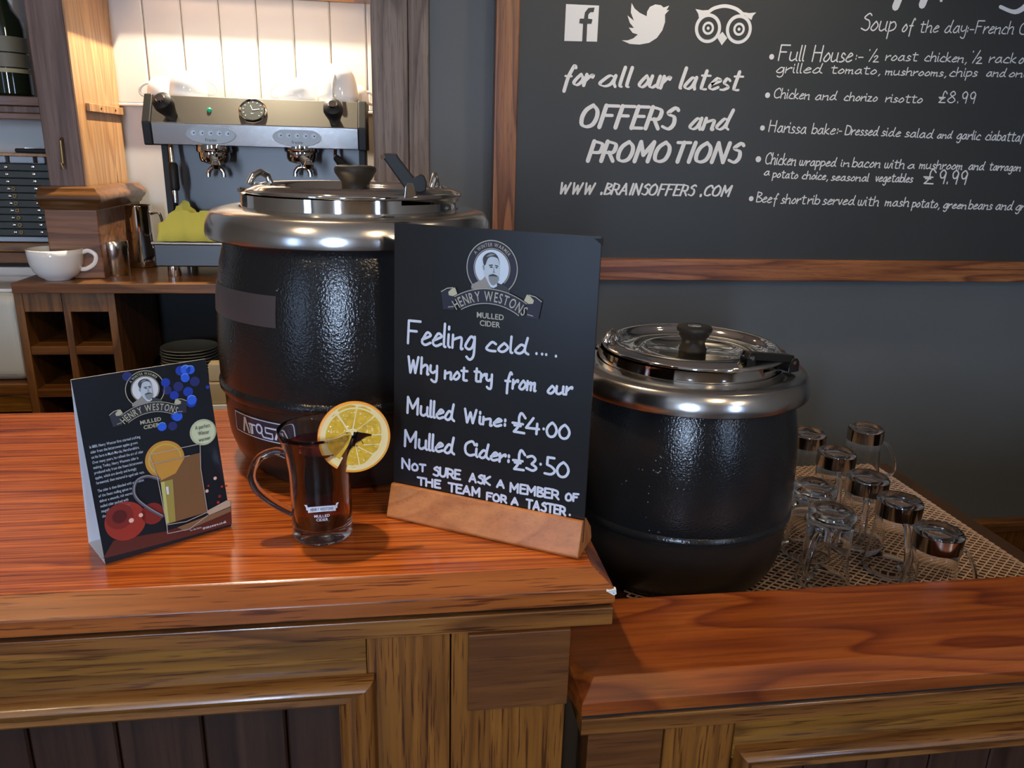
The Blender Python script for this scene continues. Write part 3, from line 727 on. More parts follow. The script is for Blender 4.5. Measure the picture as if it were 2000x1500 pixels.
# ------------------------------------------------------------------ soup kettles
KS = 1.0456
def kz(z): return z*KS-.0205 if z >= .12 else z*(.12*KS-.0205)/.12
def kettle(c, label):
    x, y, z = c; c = Vector(c)
    k = empty('soup_kettle', c, label, 'soup kettle', 'black soup kettles on the bar')
    def Lt(prof, off=Vector(), s=1.0, **kw): return MB().lathe([(r*KS*s, kz(z)) for r, z in prof], c+off, **kw)
    low = [(0, 0), (.150, 0), (.156, .004), (.163, .013), (.1715, .030), (.178, .055), (.1812, .085), (.182, .115), (.182, .135), (0, .135)]
    up = [(.165, .130), (.185, .130), (.1882, .134), (.1884, .141), (.1855, .1455), (.1862, .150), (.1868, .18), (.1862, .21), (.183, .26), (.1765, .30), (.168, .335), (.160, .352), (.15, .352)]
    Lt(low, seg=96).build('lower_body', ketlow, k, smooth=True)
    Lt(up, seg=96, closed=True).build('body', ketblack, k, smooth=True)
    Lt([(.160, .338), (.1885, .334), (.1905, .3355), (.1912, .341), (.1903, .349), (.1880, .357), (.1848, .3635), (.1825, .3665), (.1812, .3675), (.166, .3715), (.150, .3735), (.1465, .3725), (.1445, .352), (.160, .352)], seg=128, closed=True).build('rim_collar', steel, k, smooth=True)
    Lt([(.1405, .355), (.1405, .386), (.1435, .3885), (.1435, .3765), (.1445, .372), (.1435, .355)], seg=96, closed=True).build('inner_pot', chrome, k, smooth=True)
    o = Vector((.007, 0, 0))
    lid = Lt([(0, .3845), (.072, .3845), (.077, .389), (.082, .3905), (.087, .389), (.090, .3865), (.118, .3885), (.122, .3945), (.127, .4005), (.133, .4015), (.138, .398), (.1445, .3955), (.1475, .394), (.1485, .3915), (.1475, .389), (.144, .3883), (.144, .3830), (0, .3815)], o, .975, seg=96).build('lid', chrome, k, smooth='all')
    kn = [(0, 0), (.021, 0), (.0225, .003), (.0205, .008), (.0185, .013), (.019, .020), (.0235, .026), (.0275, .032), (.0285, .037), (.027, .0405), (.022, .042), (.012, .042), (.0115, .0405), (0, .0405)]
    kc = c+o+Vector((0, 0, kz(.3845)))
    MB().lathe([(r*KS, z*KS) for r, z in kn], kc, 40).build('knob', plastic, lid, smooth=True)
    MB().lathe([(0, .0426), (.0115, .0426), (.0115, .0436), (0, .0442)], kc, 24).build('knob_cap', chrome, lid, smooth=True)
    return k, lid
KL = Vector((-.069, 1.15, 0)); KR = Vector((.4775, 1.20, ZM+.0025))
k1, lid1 = kettle(KL, 'black soup kettle on the tall bar behind the glass mug, its lid lever raised')
k2, lid2 = kettle(KR, 'black soup kettle on the mesh liner right of the price board, lid lever lying flat')
# raised lever on the left kettle
P = at(803, 386, z=kz(.395)); Yl = P.y
def lv(px, py, dy=0): return at(px, py, Y=Yl+dy)
br_ = MB()
for s_ in (-.009, .009):
    pts = [lv(790, 387, s_), lv(812, 384, s_), lv(810, 366, s_), lv(806, 358, s_), lv(797, 357, s_), lv(792, 364, s_)]
    br_.prism(pts, [p+Vector((0, .0012, 0)) for p in pts])
brk = br_.build('lever_bracket', chrome, lid1, bevel=.0004)
MB().lathe([(0, -.011), (.003, -.011), (.003, .011), (0, .011)], lv(801, 367), 14, axis=(0, 1, 0)).build('pin', chrome, lid1, smooth=True)
m = MB(); pts = [lv(744, 303, -.0075), lv(750, 299, -.0075), lv(775, 300, -.0075), lv(779, 308, -.0075), lv(808, 346, -.0075), lv(818, 340, -.0075), lv(828, 342, -.0075), lv(834, 356, -.0075), lv(832, 374, -.0075), lv(822, 378, -.0075), lv(795, 374, -.0075), lv(786, 362, -.0075)]
m.prism(pts, [p+Vector((0, .015, 0)) for p in pts]).build('lid_lever', plastic, lid1, bevel=.002, seg=3)
MB().lathe([(0, -.0095), (.003, -.0095), (.003, .0095), (0, .0095)], lv(748, 306), 14, axis=(0, 1, 0)).build('pin', chrome, lid1, smooth=True)
# hinge loop and tongues
def hinge(lid, kc, ang):
    d = Vector((cos(ang), sin(ang), 0)); t = Vector((-d.y, d.x, 0)); b = kc+d*.121+Vector((0, 0, kz(.398)))
    MB().tube([b-t*.012, b-t*.011+Vector((0, 0, .012))+d*.004, b+Vector((0, 0, .017))+d*.010, b+t*.011+Vector((0, 0, .012))+d*.016, b+t*.014+d*.022], .0048, 12).build('hinge_loop', chrome, lid, smooth=True)
    MB().lathe([(0, 0), (.012, 0), (.012, .0025), (0, .0032)], b+d*.014, 20).build('hinge_plate', chrome, lid, smooth=True)
    q = kc+d*.154+Vector((0, 0, kz(.387)))
    MB().tube([q-t*.014, q+d*.008-t*.008+Vector((0, 0, .003)), q+d*.010+Vector((0, 0, .004)), q+d*.008+t*.008+Vector((0, 0, .003)), q+t*.014], .003, 8, flat=.5).build('rim_hook', chrome, lid, smooth=True)
hinge(lid1, KL, math.radians(168)); hinge(lid1, KL, math.radians(22))
hinge(lid2, KR, math.radians(172))
# flat lever on the right kettle
P1 = at(1459, 719, z=ZM+kz(.394)); P2 = at(1541, 724, z=ZM+kz(.378))
ax = (P2-P1); ax.z = 0; ax.normalize(); sd = Vector((-ax.y, ax.x, 0)); UP = Vector((0, 0, 1))
def plate(base, w, h, nm, lid, off=.0075):
    mb = MB()
    for s_ in (-1, 1):
        o = base+sd*s_*off
        pts = [o-ax*w, o+ax*w, o+ax*w*.9+UP*h*.7, o+ax*w*.4+UP*h, o-ax*w*.4+UP*h, o-ax*w*.9+UP*h*.7]
        mb.prism(pts, [p+sd*.0013 for p in pts])
    mb.prism([base-ax*w-sd*off, base+ax*w-sd*off, base+ax*w+sd*off, base-ax*w+sd*off], [v+UP*.0015 for v in [base-ax*w-sd*off, base+ax*w-sd*off, base+ax*w+sd*off, base-ax*w+sd*off]])
    o = mb.build(nm, satin, lid)
    MB().lathe([(0, -.0095), (.0035, -.0095), (.0035, .0105), (0, .0105)], base+UP*h*.68, 14, axis=tuple(sd)).build('pin', chrome, lid, smooth=True)
    return o
plate(P1, .009, .026, 'lever_bracket', lid2); plate(P2, .012, .022, 'lever_bracket', lid2, .009)
MB().box((-.0, -.0055, -.005), (1, .0055, .006))
mm = MB(); L_ = (P2-P1).length; A = P1+UP*.021; Bp = P2+UP*.020
mm.prism([A-ax*.004+sd*a+UP*b for a, b in ((-.006, -.006), (.006, -.006), (.006, .006), (-.006, .006))], [Bp+ax*.002+sd*a+UP*b for a, b in ((-.006, -.006), (.006, -.006), (.006, .006), (-.006, .006))])
mm.build('lid_lever', plastic, lid2, bevel=.002, seg=3)
# rectangular old label and badge wrapped on the left kettle
def prof_r(z):
    z0 = kz(.1425)
    T = [(kz(a), b*KS) for a, b in ([(.004, .156), (.013, .163), (.030, .1715), (.055, .178), (.085, .1812), (.115, .182), (.135, .182)] if z < z0 else [(.1455, .186), (.18, .1868), (.21, .1862), (.26, .183), (.30, .1765), (.335, .168)])]
    for (a, ra), (b, rb) in zip(T, T[1:]):
        if a <= z <= b: return ra+(rb-ra)*(z-a)/(b-a)
    return T[0][1] if z < T[0][0] else T[-1][1]
def wrap(a, z, off): r = prof_r(z)+off; return KL+Vector((r*sin(a), -r*cos(a), z))
def patch(name, a0, a1, z0, z1, off, m, parent, th=.0006, n=14):
    mb = MB(); vs = []
    for i in range(n+1):
        a = a0+(a1-a0)*i/n
        for zz in (z0, (z0+z1)/2, z1): vs += [wrap(a, zz, off), wrap(a, zz, off+th)]
    fs = []
    for i in range(n):
        for j in range(2):
            p = i*6+j*2; q = p+6
            fs += [(p+1, q+1, q+3, p+3)]
            if i == 0: fs.append((p, p+1, p+3, p+2))
        fs += [(i*6, i*6+6, i*6+7, i*6+1), (i*6+5, i*6+11, i*6+10, i*6+4)]
    return mb.add(vs, fs).build(name, m, parent, smooth=True)
AL0, AL1 = math.radians(-80), math.radians(-27)
patch('old_label', AL0, AL1, .229, .269, .0004, sticker_m, k1)
bd = patch('badge', math.radians(-57), math.radians(-22), .070, .101, .0005, navy, k1, .0008)
bmb = MB(); bmb.flatmode = True
def wp(u, v, off=.0018): return wrap(math.radians(-57)+math.radians(35)*u, .070+.031*v, off)
def bstroke(pts, wd):
    P = [Vector((p[0], p[1]*.29)) for p in pts]; n = len(P); vs = []
    for i in range(n):
        t = (P[min(i+1, n-1)]-P[max(0, i-1)]).normalized(); nn = Vector((-t.y, t.x))*wd/2
        for s_ in (-1, 1): vs.append(wp(P[i].x+s_*nn.x, (P[i].y+s_*nn.y)/.29))
    bmb.add(vs, [(2*i, 2*i+2, 2*i+3, 2*i+1) for i in range(n-1)])
for a, b in (((.02, .06), (.98, .06)), ((.02, .94), (.98, .94)), ((.02, .06), (.02, .94)), ((.98, .06), (.98, .94))):
    bstroke([(a[0]+(b[0]-a[0])*i/8, a[1]+(b[1]-a[1])*i/8) for i in range(9)], .012)
for st, wd in (([(.20, .15), (.245, .85)], .035), ([(.245, .85), (.31, .15)], .035), ([(.31, .62), (.44, .62)], .022), ([(.375, .62), (.375, .18)], .03), ([(.33, .6), (.35, .15)], .02),
        ([(.50+.045*cos(t*PI/8), .52+.20*sin(t*PI/8)) for t in range(17)], .026), ([(.53, .40), (.56, .16)], .022), ([(.70, .66), (.60, .66), (.60, .42)], .022), ([(.60, .42), (.70, .42), (.70, .18)], .022), ([(.70, .18), (.56, .18)], .022),
        ([(.74, .18), (.79, .66)], .03), ([(.70, .66), (.80, .66)], .022), ([(.79, .66), (.86, .18)], .03)):
    bstroke(st, wd)
bmb.build('badge_lettering', pale, bd)
# faint chalk remains on the bodies (hand lettering rubbed off)
def smudge(kc, parent, words):
    mb = MB(); mb.flatmode = True; rnd = random.Random(3)
    for t, a0, z0, h in words:
        a = a0
        for ch in t:
            for st in GL.get(ch, []):
                for p in smooth2(st, 7):
                    if rnd.random() < .22:
                        aa = a+p[0]*h*.6/.18/9; zz = z0+p[1]*h/9; r = prof_r(zz)+.0012; s_ = .0005+.0004*rnd.random()
                        o = kc+Vector((r*sin(aa), -r*cos(aa), zz)); tx = Vector((cos(aa), sin(aa), 0))*s_
                        mb.add([o-tx-UP*s_, o+tx-UP*s_, o+tx+UP*s_, o-tx+UP*s_], [(0, 1, 2, 3)])
            a += 9*h*.6/.18/9
    mb.build('chalk_residue', grey_p, parent)
smudge(KL, k1, [('EX', math.radians(-60), .285, .03), ('LEF', math.radians(-62), .17, .03), ('K', math.radians(-30), .25, .03)])
smudge(KR, k2, [('WEST', math.radians(-42), .235, .026), ('KNIE', math.radians(-48), .185, .026), ('KME', math.radians(-36), .138, .024)])
# ------------------------------------------------------------------ price board sign on its wooden foot
sL, sR = Vector((-.023, .897, 0)), Vector((.197, .770, 0)); sd_ = (sR-sL).normalized(); sn = Vector((-sd_.y, sd_.x, 0))
sg = empty('tabletop_sign', (sL+sR)/2+sn*.028, 'small handwritten price board standing in a pale wooden foot on the tall bar', 'sign')
foot = [(0, .004), (.003, 0), (.054, 0), (.057, .003), (.051, .020), (.028, .042), (.0255, .043), (.0215, .043), (.0215, .012), (.0185, .012), (.0185, .043), (.0125, .043)]
MB().prism([sL+sn*a+UP*b for a, b in foot], [sR+sn*a+UP*b for a, b in foot]).build('foot', beech, sg, bevel=.0012)
lean = math.radians(2.2); bu = (UP*cos(lean)+sn*sin(lean)); bo = sL+sn*.0188+UP*.013
HB = .354; Wd = (sR-sL).length
pts = [bo, bo+sd_*Wd, bo+sd_*(Wd-.003)+bu*HB, bo+bu*HB]
MB().prism([p+sn*.0023 for p in pts], pts).build('slate_panel', slate, sg, bevel=.0004)
T = Flat(bo, sd_, bu, .0003)
# Flat normal is u x v = towards the viewer
c = T.uv(961, 524); scp = (T.uv(961, 524)-T.uv(961, 504)).length/20
emblem(T, c.x, c.y, 55*scp, goldline, goldline, pale); T.build('printed_emblem', sg)
hw = '''Feeling 797 670 926 683 44|cold 950 684 1032 692 31|. 1045 690 1048 691 10|. 1056 691 1059 692 10|. 1064 692 1067 693 10|. 1083 695 1086 696 10
Why 797 727 853 732 31|not 869 739 912 743 27|try 926 744 960 747 28|from 984 757 1046 763 31|our 1070 768 1116 771 27
Mulled 796 806 887 822 31|Wine: 907 824 986 834 26|£ 1000 842 1024 846 38|4 1027 845 1052 848 30|. 1059 838 1062 838 10|0 1067 852 1086 854 28|0 1091 855 1111 858 27
Mulled 791 871 887 887 31|Cider: 908 887 993 905 28|£ 1001 915 1023 918 38|3 1028 917 1047 920 28|. 1053 907 1056 907 10|5 1064 924 1083 927 32|0 1087 930 1109 933 29'''
for ln in hw.split('\n'):
    for wd in ln.split('|'):
        t, x0, y0, x1, y1, h = wd.split(' '); T.word(t, float(x0), float(y0), float(x1), float(y1), float(h), 5.0 if t != '.' else 5.0, chalkpen, slant=.04, gap=1.5)
    T.build('handwritten_line', sg)
for wd in 'N 786 914 802 917 19|OT 805 918 831 921 13|SURE 847 928 899 936 17|ASK 917 940 957 947 16|A 971 951 986 953 14|MEMBER 997 960 1091 975 17|OF 1105 977 1129 979 14|THE 816 946 860 953 14|TEAM 876 959 938 970 16|FOR 951 976 989 982 14|A 999 985 1013 986 13|TASTER 1028 992 1104 1007 17|. 1111 1006 1113 1006 8'.split('|'):
    t, x0, y0, x1, y1, h = wd.split(' '); T.word(t, float(x0), float(y0), float(x1), float(y1), float(h), 4.3, chalkpen, gap=1.8)
T.build('handwritten_line', sg)
T.ppoly([(1161, 466), (1180, 466), (1179, 481)], black_m, 2); T.build('corner_chip', sg)
# ------------------------------------------------------------------ folded tent card
tL, tR = Vector((-.329, .810, 0)), Vector((-.211, .891, 0)); td = (tR-tL).normalized(); tn = Vector((-td.y, td.x, 0)); TW = (tR-tL).length
tc_ = empty('tent_card', (tL+tR)/2+tn*.025, 'folded white tent card with dark cider advert and blue light spots, left on the bar', 'tent card')
apx = .035; AH = .2055
def sheet(name, a0, z0, a1, z1, m, th=.0007, side=1):
    A = [tL+tn*a0+UP*z0, tR+tn*a0+UP*z0, tR+tn*a1+UP*z1, tL+tn*a1+UP*z1]; d = Vector((0, 0, 0))
    nn = (A[1]-A[0]).cross(A[3]-A[0]).normalized()*th*side
    return MB().prism(A, [p+nn for p in A]).build(name, m, tc_)
sheet('front_flap', .0, .0008, apx, AH, card_w, side=-1)
sheet('back_flap', .064, .0008, apx+.0012, AH, card_w)
sheet('base_flap', .002, .0014, .063, .0014, card_w, side=-1)
tv = (tn*apx+UP*AH).normalized()
K = Flat(tL+UP*.0008, td, tv, .0003); TH = math.hypot(apx, AH-.0008)
K.poly([(0, 0), (TW, 0), (TW, TH), (0, TH)], print_dark, 1)
blues = [mat('blue light spot %d' % i, c, .3) for i, c in enumerate([(.02, .03, .16), (.015, .05, .42), (.03, .13, .80), (.25, .45, .95)])]
for px, py, r, b in ((248, 735, 10, 0), (327, 707, 7, 0), (366, 703, 9, 0), (387, 700, 8, 0), (352, 724, 10, 1), (362, 722, 10, 2), (371, 722, 9, 2), (406, 723, 5, 0), (323, 747, 9, 1), (348, 755, 10, 0), (380, 745, 10, 0), (361, 738, 9, 2), (367, 765, 10, 1), (405, 756, 9, 1), (326, 762, 9, 0), (340, 772, 9, 1), (374, 781, 10, 2), (373, 786, 10, 1), (352, 795, 9, 1), (346, 813, 10, 2), (342, 812, 9, 1), (316, 833, 9, 2), (337, 832, 9, 0)):
    c = K.uv(px, py); sc = (K.uv(px, py)-K.uv(px, py-10)).length/10
    r = min(r, (TW-.0005-c.x)/sc/.95, (TH-.0005-c.y)/sc/.95)
    if r < 2: continue
    K.disc(c.x, c.y, r*sc*.95, blues[b], 2+b*.5, n=18)
    if b == 2: K.disc(c.x, c.y, r*sc*.95, blues[3], 4, r*sc*.82, .6, 2.6, 10)
K.build('light_spots', tc_)
c = K.uv(283.5, 760); sc = (K.uv(283, 760)-K.uv(283, 740)).length/20
emblem(K, c.x, c.y, 36.5*sc, gold, gold, card_w); K.lift = .00035; K.build('printed_emblem', tc_)
c = K.uv(396.5, 844)
K.disc(c.x, c.y, 27*sc, gold, 2); K.disc(c.x, c.y, 26*sc, mat('pale green badge', (.62, .70, .46), .5), 3); K.disc(c.x, c.y, 24.6*sc, dgrey_p, 4, 24.2*sc)
for i, t in enumerate(('A perfect', 'Winter', 'warmer')): K.type(t, c.x, c.y+(9-13*i)*sc-.0005, 8.5*sc, navy, 5, .62, 0, 'c')
K.build('round_badge', tc_)
o = K.uv(175, 876); lh = .0058
lines = ['In 1880, Henry Weston first started crafting', 'cider from the bittersweet apples grown', 'on his farm in Much Marcle, Herefordshire.', 'Over many years, he refined the art of cider', 'making. Today, Henry Westons cider is', 'produced only from the finest bittersweet', 'apples, which are slowly and lovingly', 'fermented, then matured in aged oak vats.', None, 'The cider is then blended with an infusion', 'of the finest mulling spices to', 'deliver a smooth, rich warming', 'mulled cider packed with', 'magnificently exceptional', 'character.']
yy = o.y
for t in lines:
    if t: K.type(t, o.x, yy, .0031, pale, 2, .62, .005); yy -= lh
    else: yy -= lh*.55
o = K.uv(441, 1020); K.type('drinkaware.co.uk', o.x, o.y, .0030, card_w, 6, .85, .02, 'r'); o2 = K.uv(394, 1030); K.type('for the facts...', o2.x, o2.y, .0024, card_w, 6, .7, 0, 'r')
K.build('small_print', tc_)
# photograph printed on the card: fruit, glass mug, cinnamon
pr = {n: mat('print ' + n, c, .3) for n, c in dict(apple=(.34, .035, .02), apple_dark=(.10, .012, .01), apple_mid=(.22, .022, .015), shine=(.85, .55, .45), amber=(.20, .10, .04), amber_l=(.36, .30, .07), lime=(.55, .55, .18), slice=(.60, .30, .05), slice_l=(.62, .44, .08), glassl=(.45, .42, .40), stick=(.22, .12, .06), stick_l=(.50, .38, .28), table=(.10, .02, .012), red=(.5, .03, .02)).items()}
zt_ = lambda L: [(110+x/3.408, 680+y/3.408) for x, y in L]
K.ppoly(zt_([(310, 1400), (380, 1280), (720, 1220), (1100, 1100), (1160, 1010), (1168, 1170), (700, 1300)]), pr['table'], 1.5)
for cx_, cy2, r, mm_ in ((460, 1150, 127, 'apple'), (640, 1100, 72, 'apple_mid')):
    c = K.uv(110+cx_/3.408, 680+cy2/3.408); K.disc(c.x, c.y, r/3.408*sc, pr[mm_], 2, sy=1.02)
c = K.uv(110+420/3.408, 680+1120/3.408); K.disc(c.x, c.y, 45/3.408*sc, pr['apple_dark'], 3, n=20); K.disc(c.x, c.y, 85/3.408*sc, pr['apple_mid'], 2.5, n=20)
for a, b, r in ((497, 1145, 16), (560, 1110, 14)): c = K.uv(110+a/3.408, 680+b/3.408); K.disc(c.x, c.y, r/3.408*sc, pr['shine'], 4, n=12)
c = K.uv(110+722/3.408, 680+740/3.408); K.disc(c.x, c.y, 128/3.408*sc, pr['slice'], 3, n=40); K.disc(c.x, c.y, 110/3.408*sc, pr['slice_l'], 4); K.disc(c.x, c.y, 98/3.408*sc, pr['slice'], 5)
K.ppoly(zt_([(640, 770), (952, 695), (958, 820), (996, 1090), (730, 1170), (690, 900)]), pr['amber'], 6)
K.ppoly(zt_([(640, 775), (850, 725), (790, 830), (690, 880)]), pr['slice'], 7)
K.ppoly(zt_([(690, 890), (770, 870), (790, 1150), (725, 1168)]), pr['amber_l'], 7); K.ppoly(zt_([(690, 890), (715, 885), (745, 1160), (725, 1168)]), pr['lime'], 8)
K.ppoly(zt_([(722, 920), (740, 918), (745, 970), (730, 972)]), card_w, 9)
for L_ in ([(612, 706), (950, 635)], [(636, 770), (880, 712)], [(612, 706), (665, 850), (730, 1180), (735, 1230)], [(950, 640), (955, 800), (1000, 1095)], [(735, 1230), (880, 1200), (1000, 1110)], [(730, 1172), (860, 1150), (995, 1090)]):
    q_ = [K.uv(*p) for p in zt_(L_)]; K.ribbon([(a.x, a.y) for a in q_], 5/3.408*sc, pr['glassl'], 9)
q_ = [K.uv(*p) for p in zt_([(680, 870), (600, 850), (530, 880), (510, 950), (540, 1010), (620, 1070), (700, 1115)])]
q_ = bez([(a.x, a.y, 0) for a in q_]); K.ribbon([(a.x, a.y) for a in q_], 20/3.408*sc, mat('print handle', (.10, .10, .14), .3), 8); K.ribbon([(a.x+.0004, a.y+.0006) for a in q_], 4/3.408*sc, pr['glassl'], 9)
K.ppoly(zt_([(1000, 1080), (1130, 1010), (1155, 1012), (1155, 1050), (1010, 1110)]), pr['stick_l'], 6); K.ppoly(zt_([(800, 1190), (1155, 1055), (1155, 1085), (850, 1215)]), pr['stick'], 7)
for a, b, r, n_ in ((1055, 865, 12, 'shine'), (1000, 950, 12, 'shine'), (1100, 920, 8, 'red'), (1075, 1025, 10, 'red'), (1010, 915, 7, 'red'), (1085, 985, 12, 'apple_mid'), (1130, 915, 8, 'red')):
    c = K.uv(110+a/3.408, 680+b/3.408); K.disc(c.x, c.y, r/3.408*sc, pr[n_], 3, n=12)
K.build('printed_picture', tc_)
# ------------------------------------------------------------------ glass mug of cider and orange slice
MC = Vector((-.098, .862, 0))
gm = empty('glass_mug', MC, 'clear glass mug full of dark red cider at the front of the tall bar', 'mug')
MB().lathe([(0, .0005), (.030, .0), (.0345, .002), (.0355, .006), (.0352, .05), (.0360, .085), (.0390, .108), (.0455, .130), (.0470, .136), (.0462, .1375), (.0450, .1365), (.0425, .128), (.0365, .107), (.0338, .085), (.0330, .05), (.0330, .022), (.0315, .018), (0, .017)], MC, 64).build('glass_body', glass, gm, smooth='all')
MB().lathe([(0, .0172), (.0313, .0182), (.0329, .0222), (.0329, .05), (.0337, .085), (.0364, .107), (.0392, .117), (0, .117)], MC, 64).build('drink', cider, gm, smooth=True)
mh = bez([MC+Vector(p) for p in ((-.0365, .0, .104), (-.050, -.001, .109), (-.068, -.003, .102), (-.0775, -.004, .082), (-.072, -.004, .062), (-.054, -.002, .043), (-.0345, 0, .030))], 7)
MB().tube(mh, .0075, 14, flat=.62, up=(0, 1, 0)).build('handle', glass, gm, smooth='all')
gp_ = MB(); gp_.flatmode = True
def mw(u, v, off=.0004):
    z = .036+v; a = u/.0356; r = .0354+off
    th = math.atan2(MC.x, -MC.y)*0 + a + math.radians(6)
    return MC+Vector((r*sin(th), -r*cos(th), z))
def mq(P): gp_.add([mw(*p) for p in P], [list(range(len(P)))])
n = 14; W2 = .0175
sag = lambda u: .0022*(1-(u/W2)**2)
mt = [chalkpen, navy]
vs = []
for i in range(n+1):
    u = -W2*.92+2*W2*.92*i/n; vs += [mw(u, .0085+sag(u)), mw(u, .0155+sag(u))]
gp_.add(vs, [(2*i, 2*i+2, 2*i+3, 2*i+1) for i in range(n)])
for s_ in (-1, 1):
    mq([(s_*.0163, .0165), (s_*.0163, .0120), (s_*.0182, .0120), (s_*.0182, .0150), (s_*.0205, .0185), (s_*.017, .0185)])
def mtype(t, u0, v0, h, wx, mi):
    sc = h/.70; tot = 0; lay = []
    for ch in t:
        if ch == ' ': tot += .28; continue
        a_, b_, wd = bchar(ch, .012); lay.append((tot, a_, b_)); tot += wd+.1
    for t0, a_, b_ in lay:
        gp_.add([mw(u0+(t0+x-tot/2)*sc*wx, v0+y*sc+(sag(u0+(t0+x-tot/2)*sc*wx) if mi else 0), .0004+.0003*mi) for x, y in a_], b_, mi)
mtype('HENRY WESTONS', 0, .0103, .0034, .62, 1); mtype('MULLED', 0, .0035, .0033, 1, 0); mtype('CIDER', 0, -.0012, .0033, 1, 0)
gp_.build('printed_emblem', mt, gm)
# orange slice: built in its own plane, hung on the rim by a slit
oc = Vector((-.0555, .838, .1335)); R0 = .0405
on = (EYE-oc).normalized(); on = Vector((on.x+.10, on.y, on.z*.55)).normalized()
ou = Vector((0, 0, 1)).cross(on).normalized(); ov = on.cross(ou).normalized()
sl = empty('orange_slice', oc, 'round orange slice hooked over the rim of the cider mug', 'orange slice')
def oz(L): return [((x-748)/608, -(y-735)/608) for x, y in L]
def oext(name, L, z0, z1, m, bev=0):
    a = sum(L[i][0]*L[(i+1) % len(L)][1]-L[(i+1) % len(L)][0]*L[i][1] for i in range(len(L)))
    if a < 0: L = L[::-1]
    f = lambda z: [oc+ou*x*R0+ov*y*R0+on*z for x, y in L]
    return MB().prism(f(z0), f(z1)).build(name, m, sl, bevel=bev)
TH_ = .0032
a0, a1 = math.radians(-107), math.radians(-122)+2*PI
def ring(name, r0, r1, h, m, bump=0):
    mb = MB(); n = 72; vs = []
    for i in range(n+1):
        a = a0+(a1-a0)*i/n
        for r, z in ((r0, -h), (r1, -h*.9), (r1+bump, 0), (r1, h*.9), (r0, h)): vs.append(oc+ou*r*R0*cos(a)+ov*r*R0*sin(a)+on*z)
    fs = [(i*5+j, i*5+(j+1) % 5, i*5+5+(j+1) % 5, i*5+5+j) for i in range(n) for j in range(5)] + [tuple(range(5)), tuple(n*5+4-j for j in range(5))]
    mb.add(vs, fs); return mb.build(name, m, sl, smooth=True)
ring('peel', .945, 1.0, TH_, peel_m, .015); ring('pith', .80, .9455, TH_*.96, pith_m); ring('pith_backing', .66, .802, TH_*.70, pith_m)
hub = oz([(715, 600), (640, 590), (690, 640), (730, 690), (735, 640), (790, 650), (760, 610), (730, 580)])
segs = [[(618, 595), (560, 470), (445, 300), (400, 330), (330, 415), (280, 540), (256, 640), (254, 732), (440, 712), (600, 650)],
    [(650, 592), (560, 430), (487, 255), (520, 225), (600, 190), (700, 172), (780, 185), (802, 205), (795, 260), (760, 430), (716, 585)],
    [(735, 578), (790, 380), (825, 215), (930, 213), (1040, 280), (1095, 390), (1000, 470), (870, 560), (780, 605)],
    [(790, 618), (900, 560), (1110, 405), (1180, 500), (1205, 620), (1200, 714), (1040, 712), (930, 680), (800, 648)],
    [(860, 795), (960, 748), (1052, 732), (1200, 732), (1200, 800), (1168, 885), (1060, 890), (900, 870)],
    [(750, 862), (810, 825), (855, 808), (895, 885), (1040, 902), (1162, 900), (1125, 985), (1040, 1045), (920, 975), (800, 900)],
    [(785, 905), (900, 975), (1030, 1060), (960, 1140), (880, 1205), (812, 1232), (790, 1080), (765, 905)],
    [(725, 895), (752, 900), (775, 1060), (795, 1235), (730, 1267), (650, 1250), (582, 1205), (605, 1080), (655, 970)],
    [(610, 665), (690, 640), (700, 720), (640, 860), (560, 980), (480, 1095), (400, 1040), (310, 900), (262, 790), (256, 755), (440, 735)]]
rnd = random.Random(5)
for L_ in segs: oext('segment', oz(L_), -TH_*.9, TH_*.93, flesh_m, .0005)
mem = [oz([(600, 640), (620, 595), (430, 285), (470, 265), (655, 590), (716, 583), (800, 200), (832, 205), (740, 578), (790, 606), (1100, 380), (1120, 402), (800, 622), (790, 650), (740, 640), (725, 700), (695, 700), (690, 645)]),
    oz([(440, 712), (610, 655), (612, 672), (440, 736), (250, 756), (250, 730)]), oz([(1040, 712), (1200, 712), (1200, 734), (1045, 734)]),
    oz([(855, 808), (880, 868), (1175, 886), (1170, 902), (890, 890), (845, 820)]), oz([(800, 898), (925, 970), (1050, 1040), (1035, 1062), (900, 980), (780, 908)]), oz([(752, 880), (768, 890), (815, 1232), (795, 1236)])]
for L_ in mem: oext('membrane', L_, -TH_*.85, TH_*.88, pith_m)
oext('hub', hub, -TH_*.92, TH_*.97, pith_m)
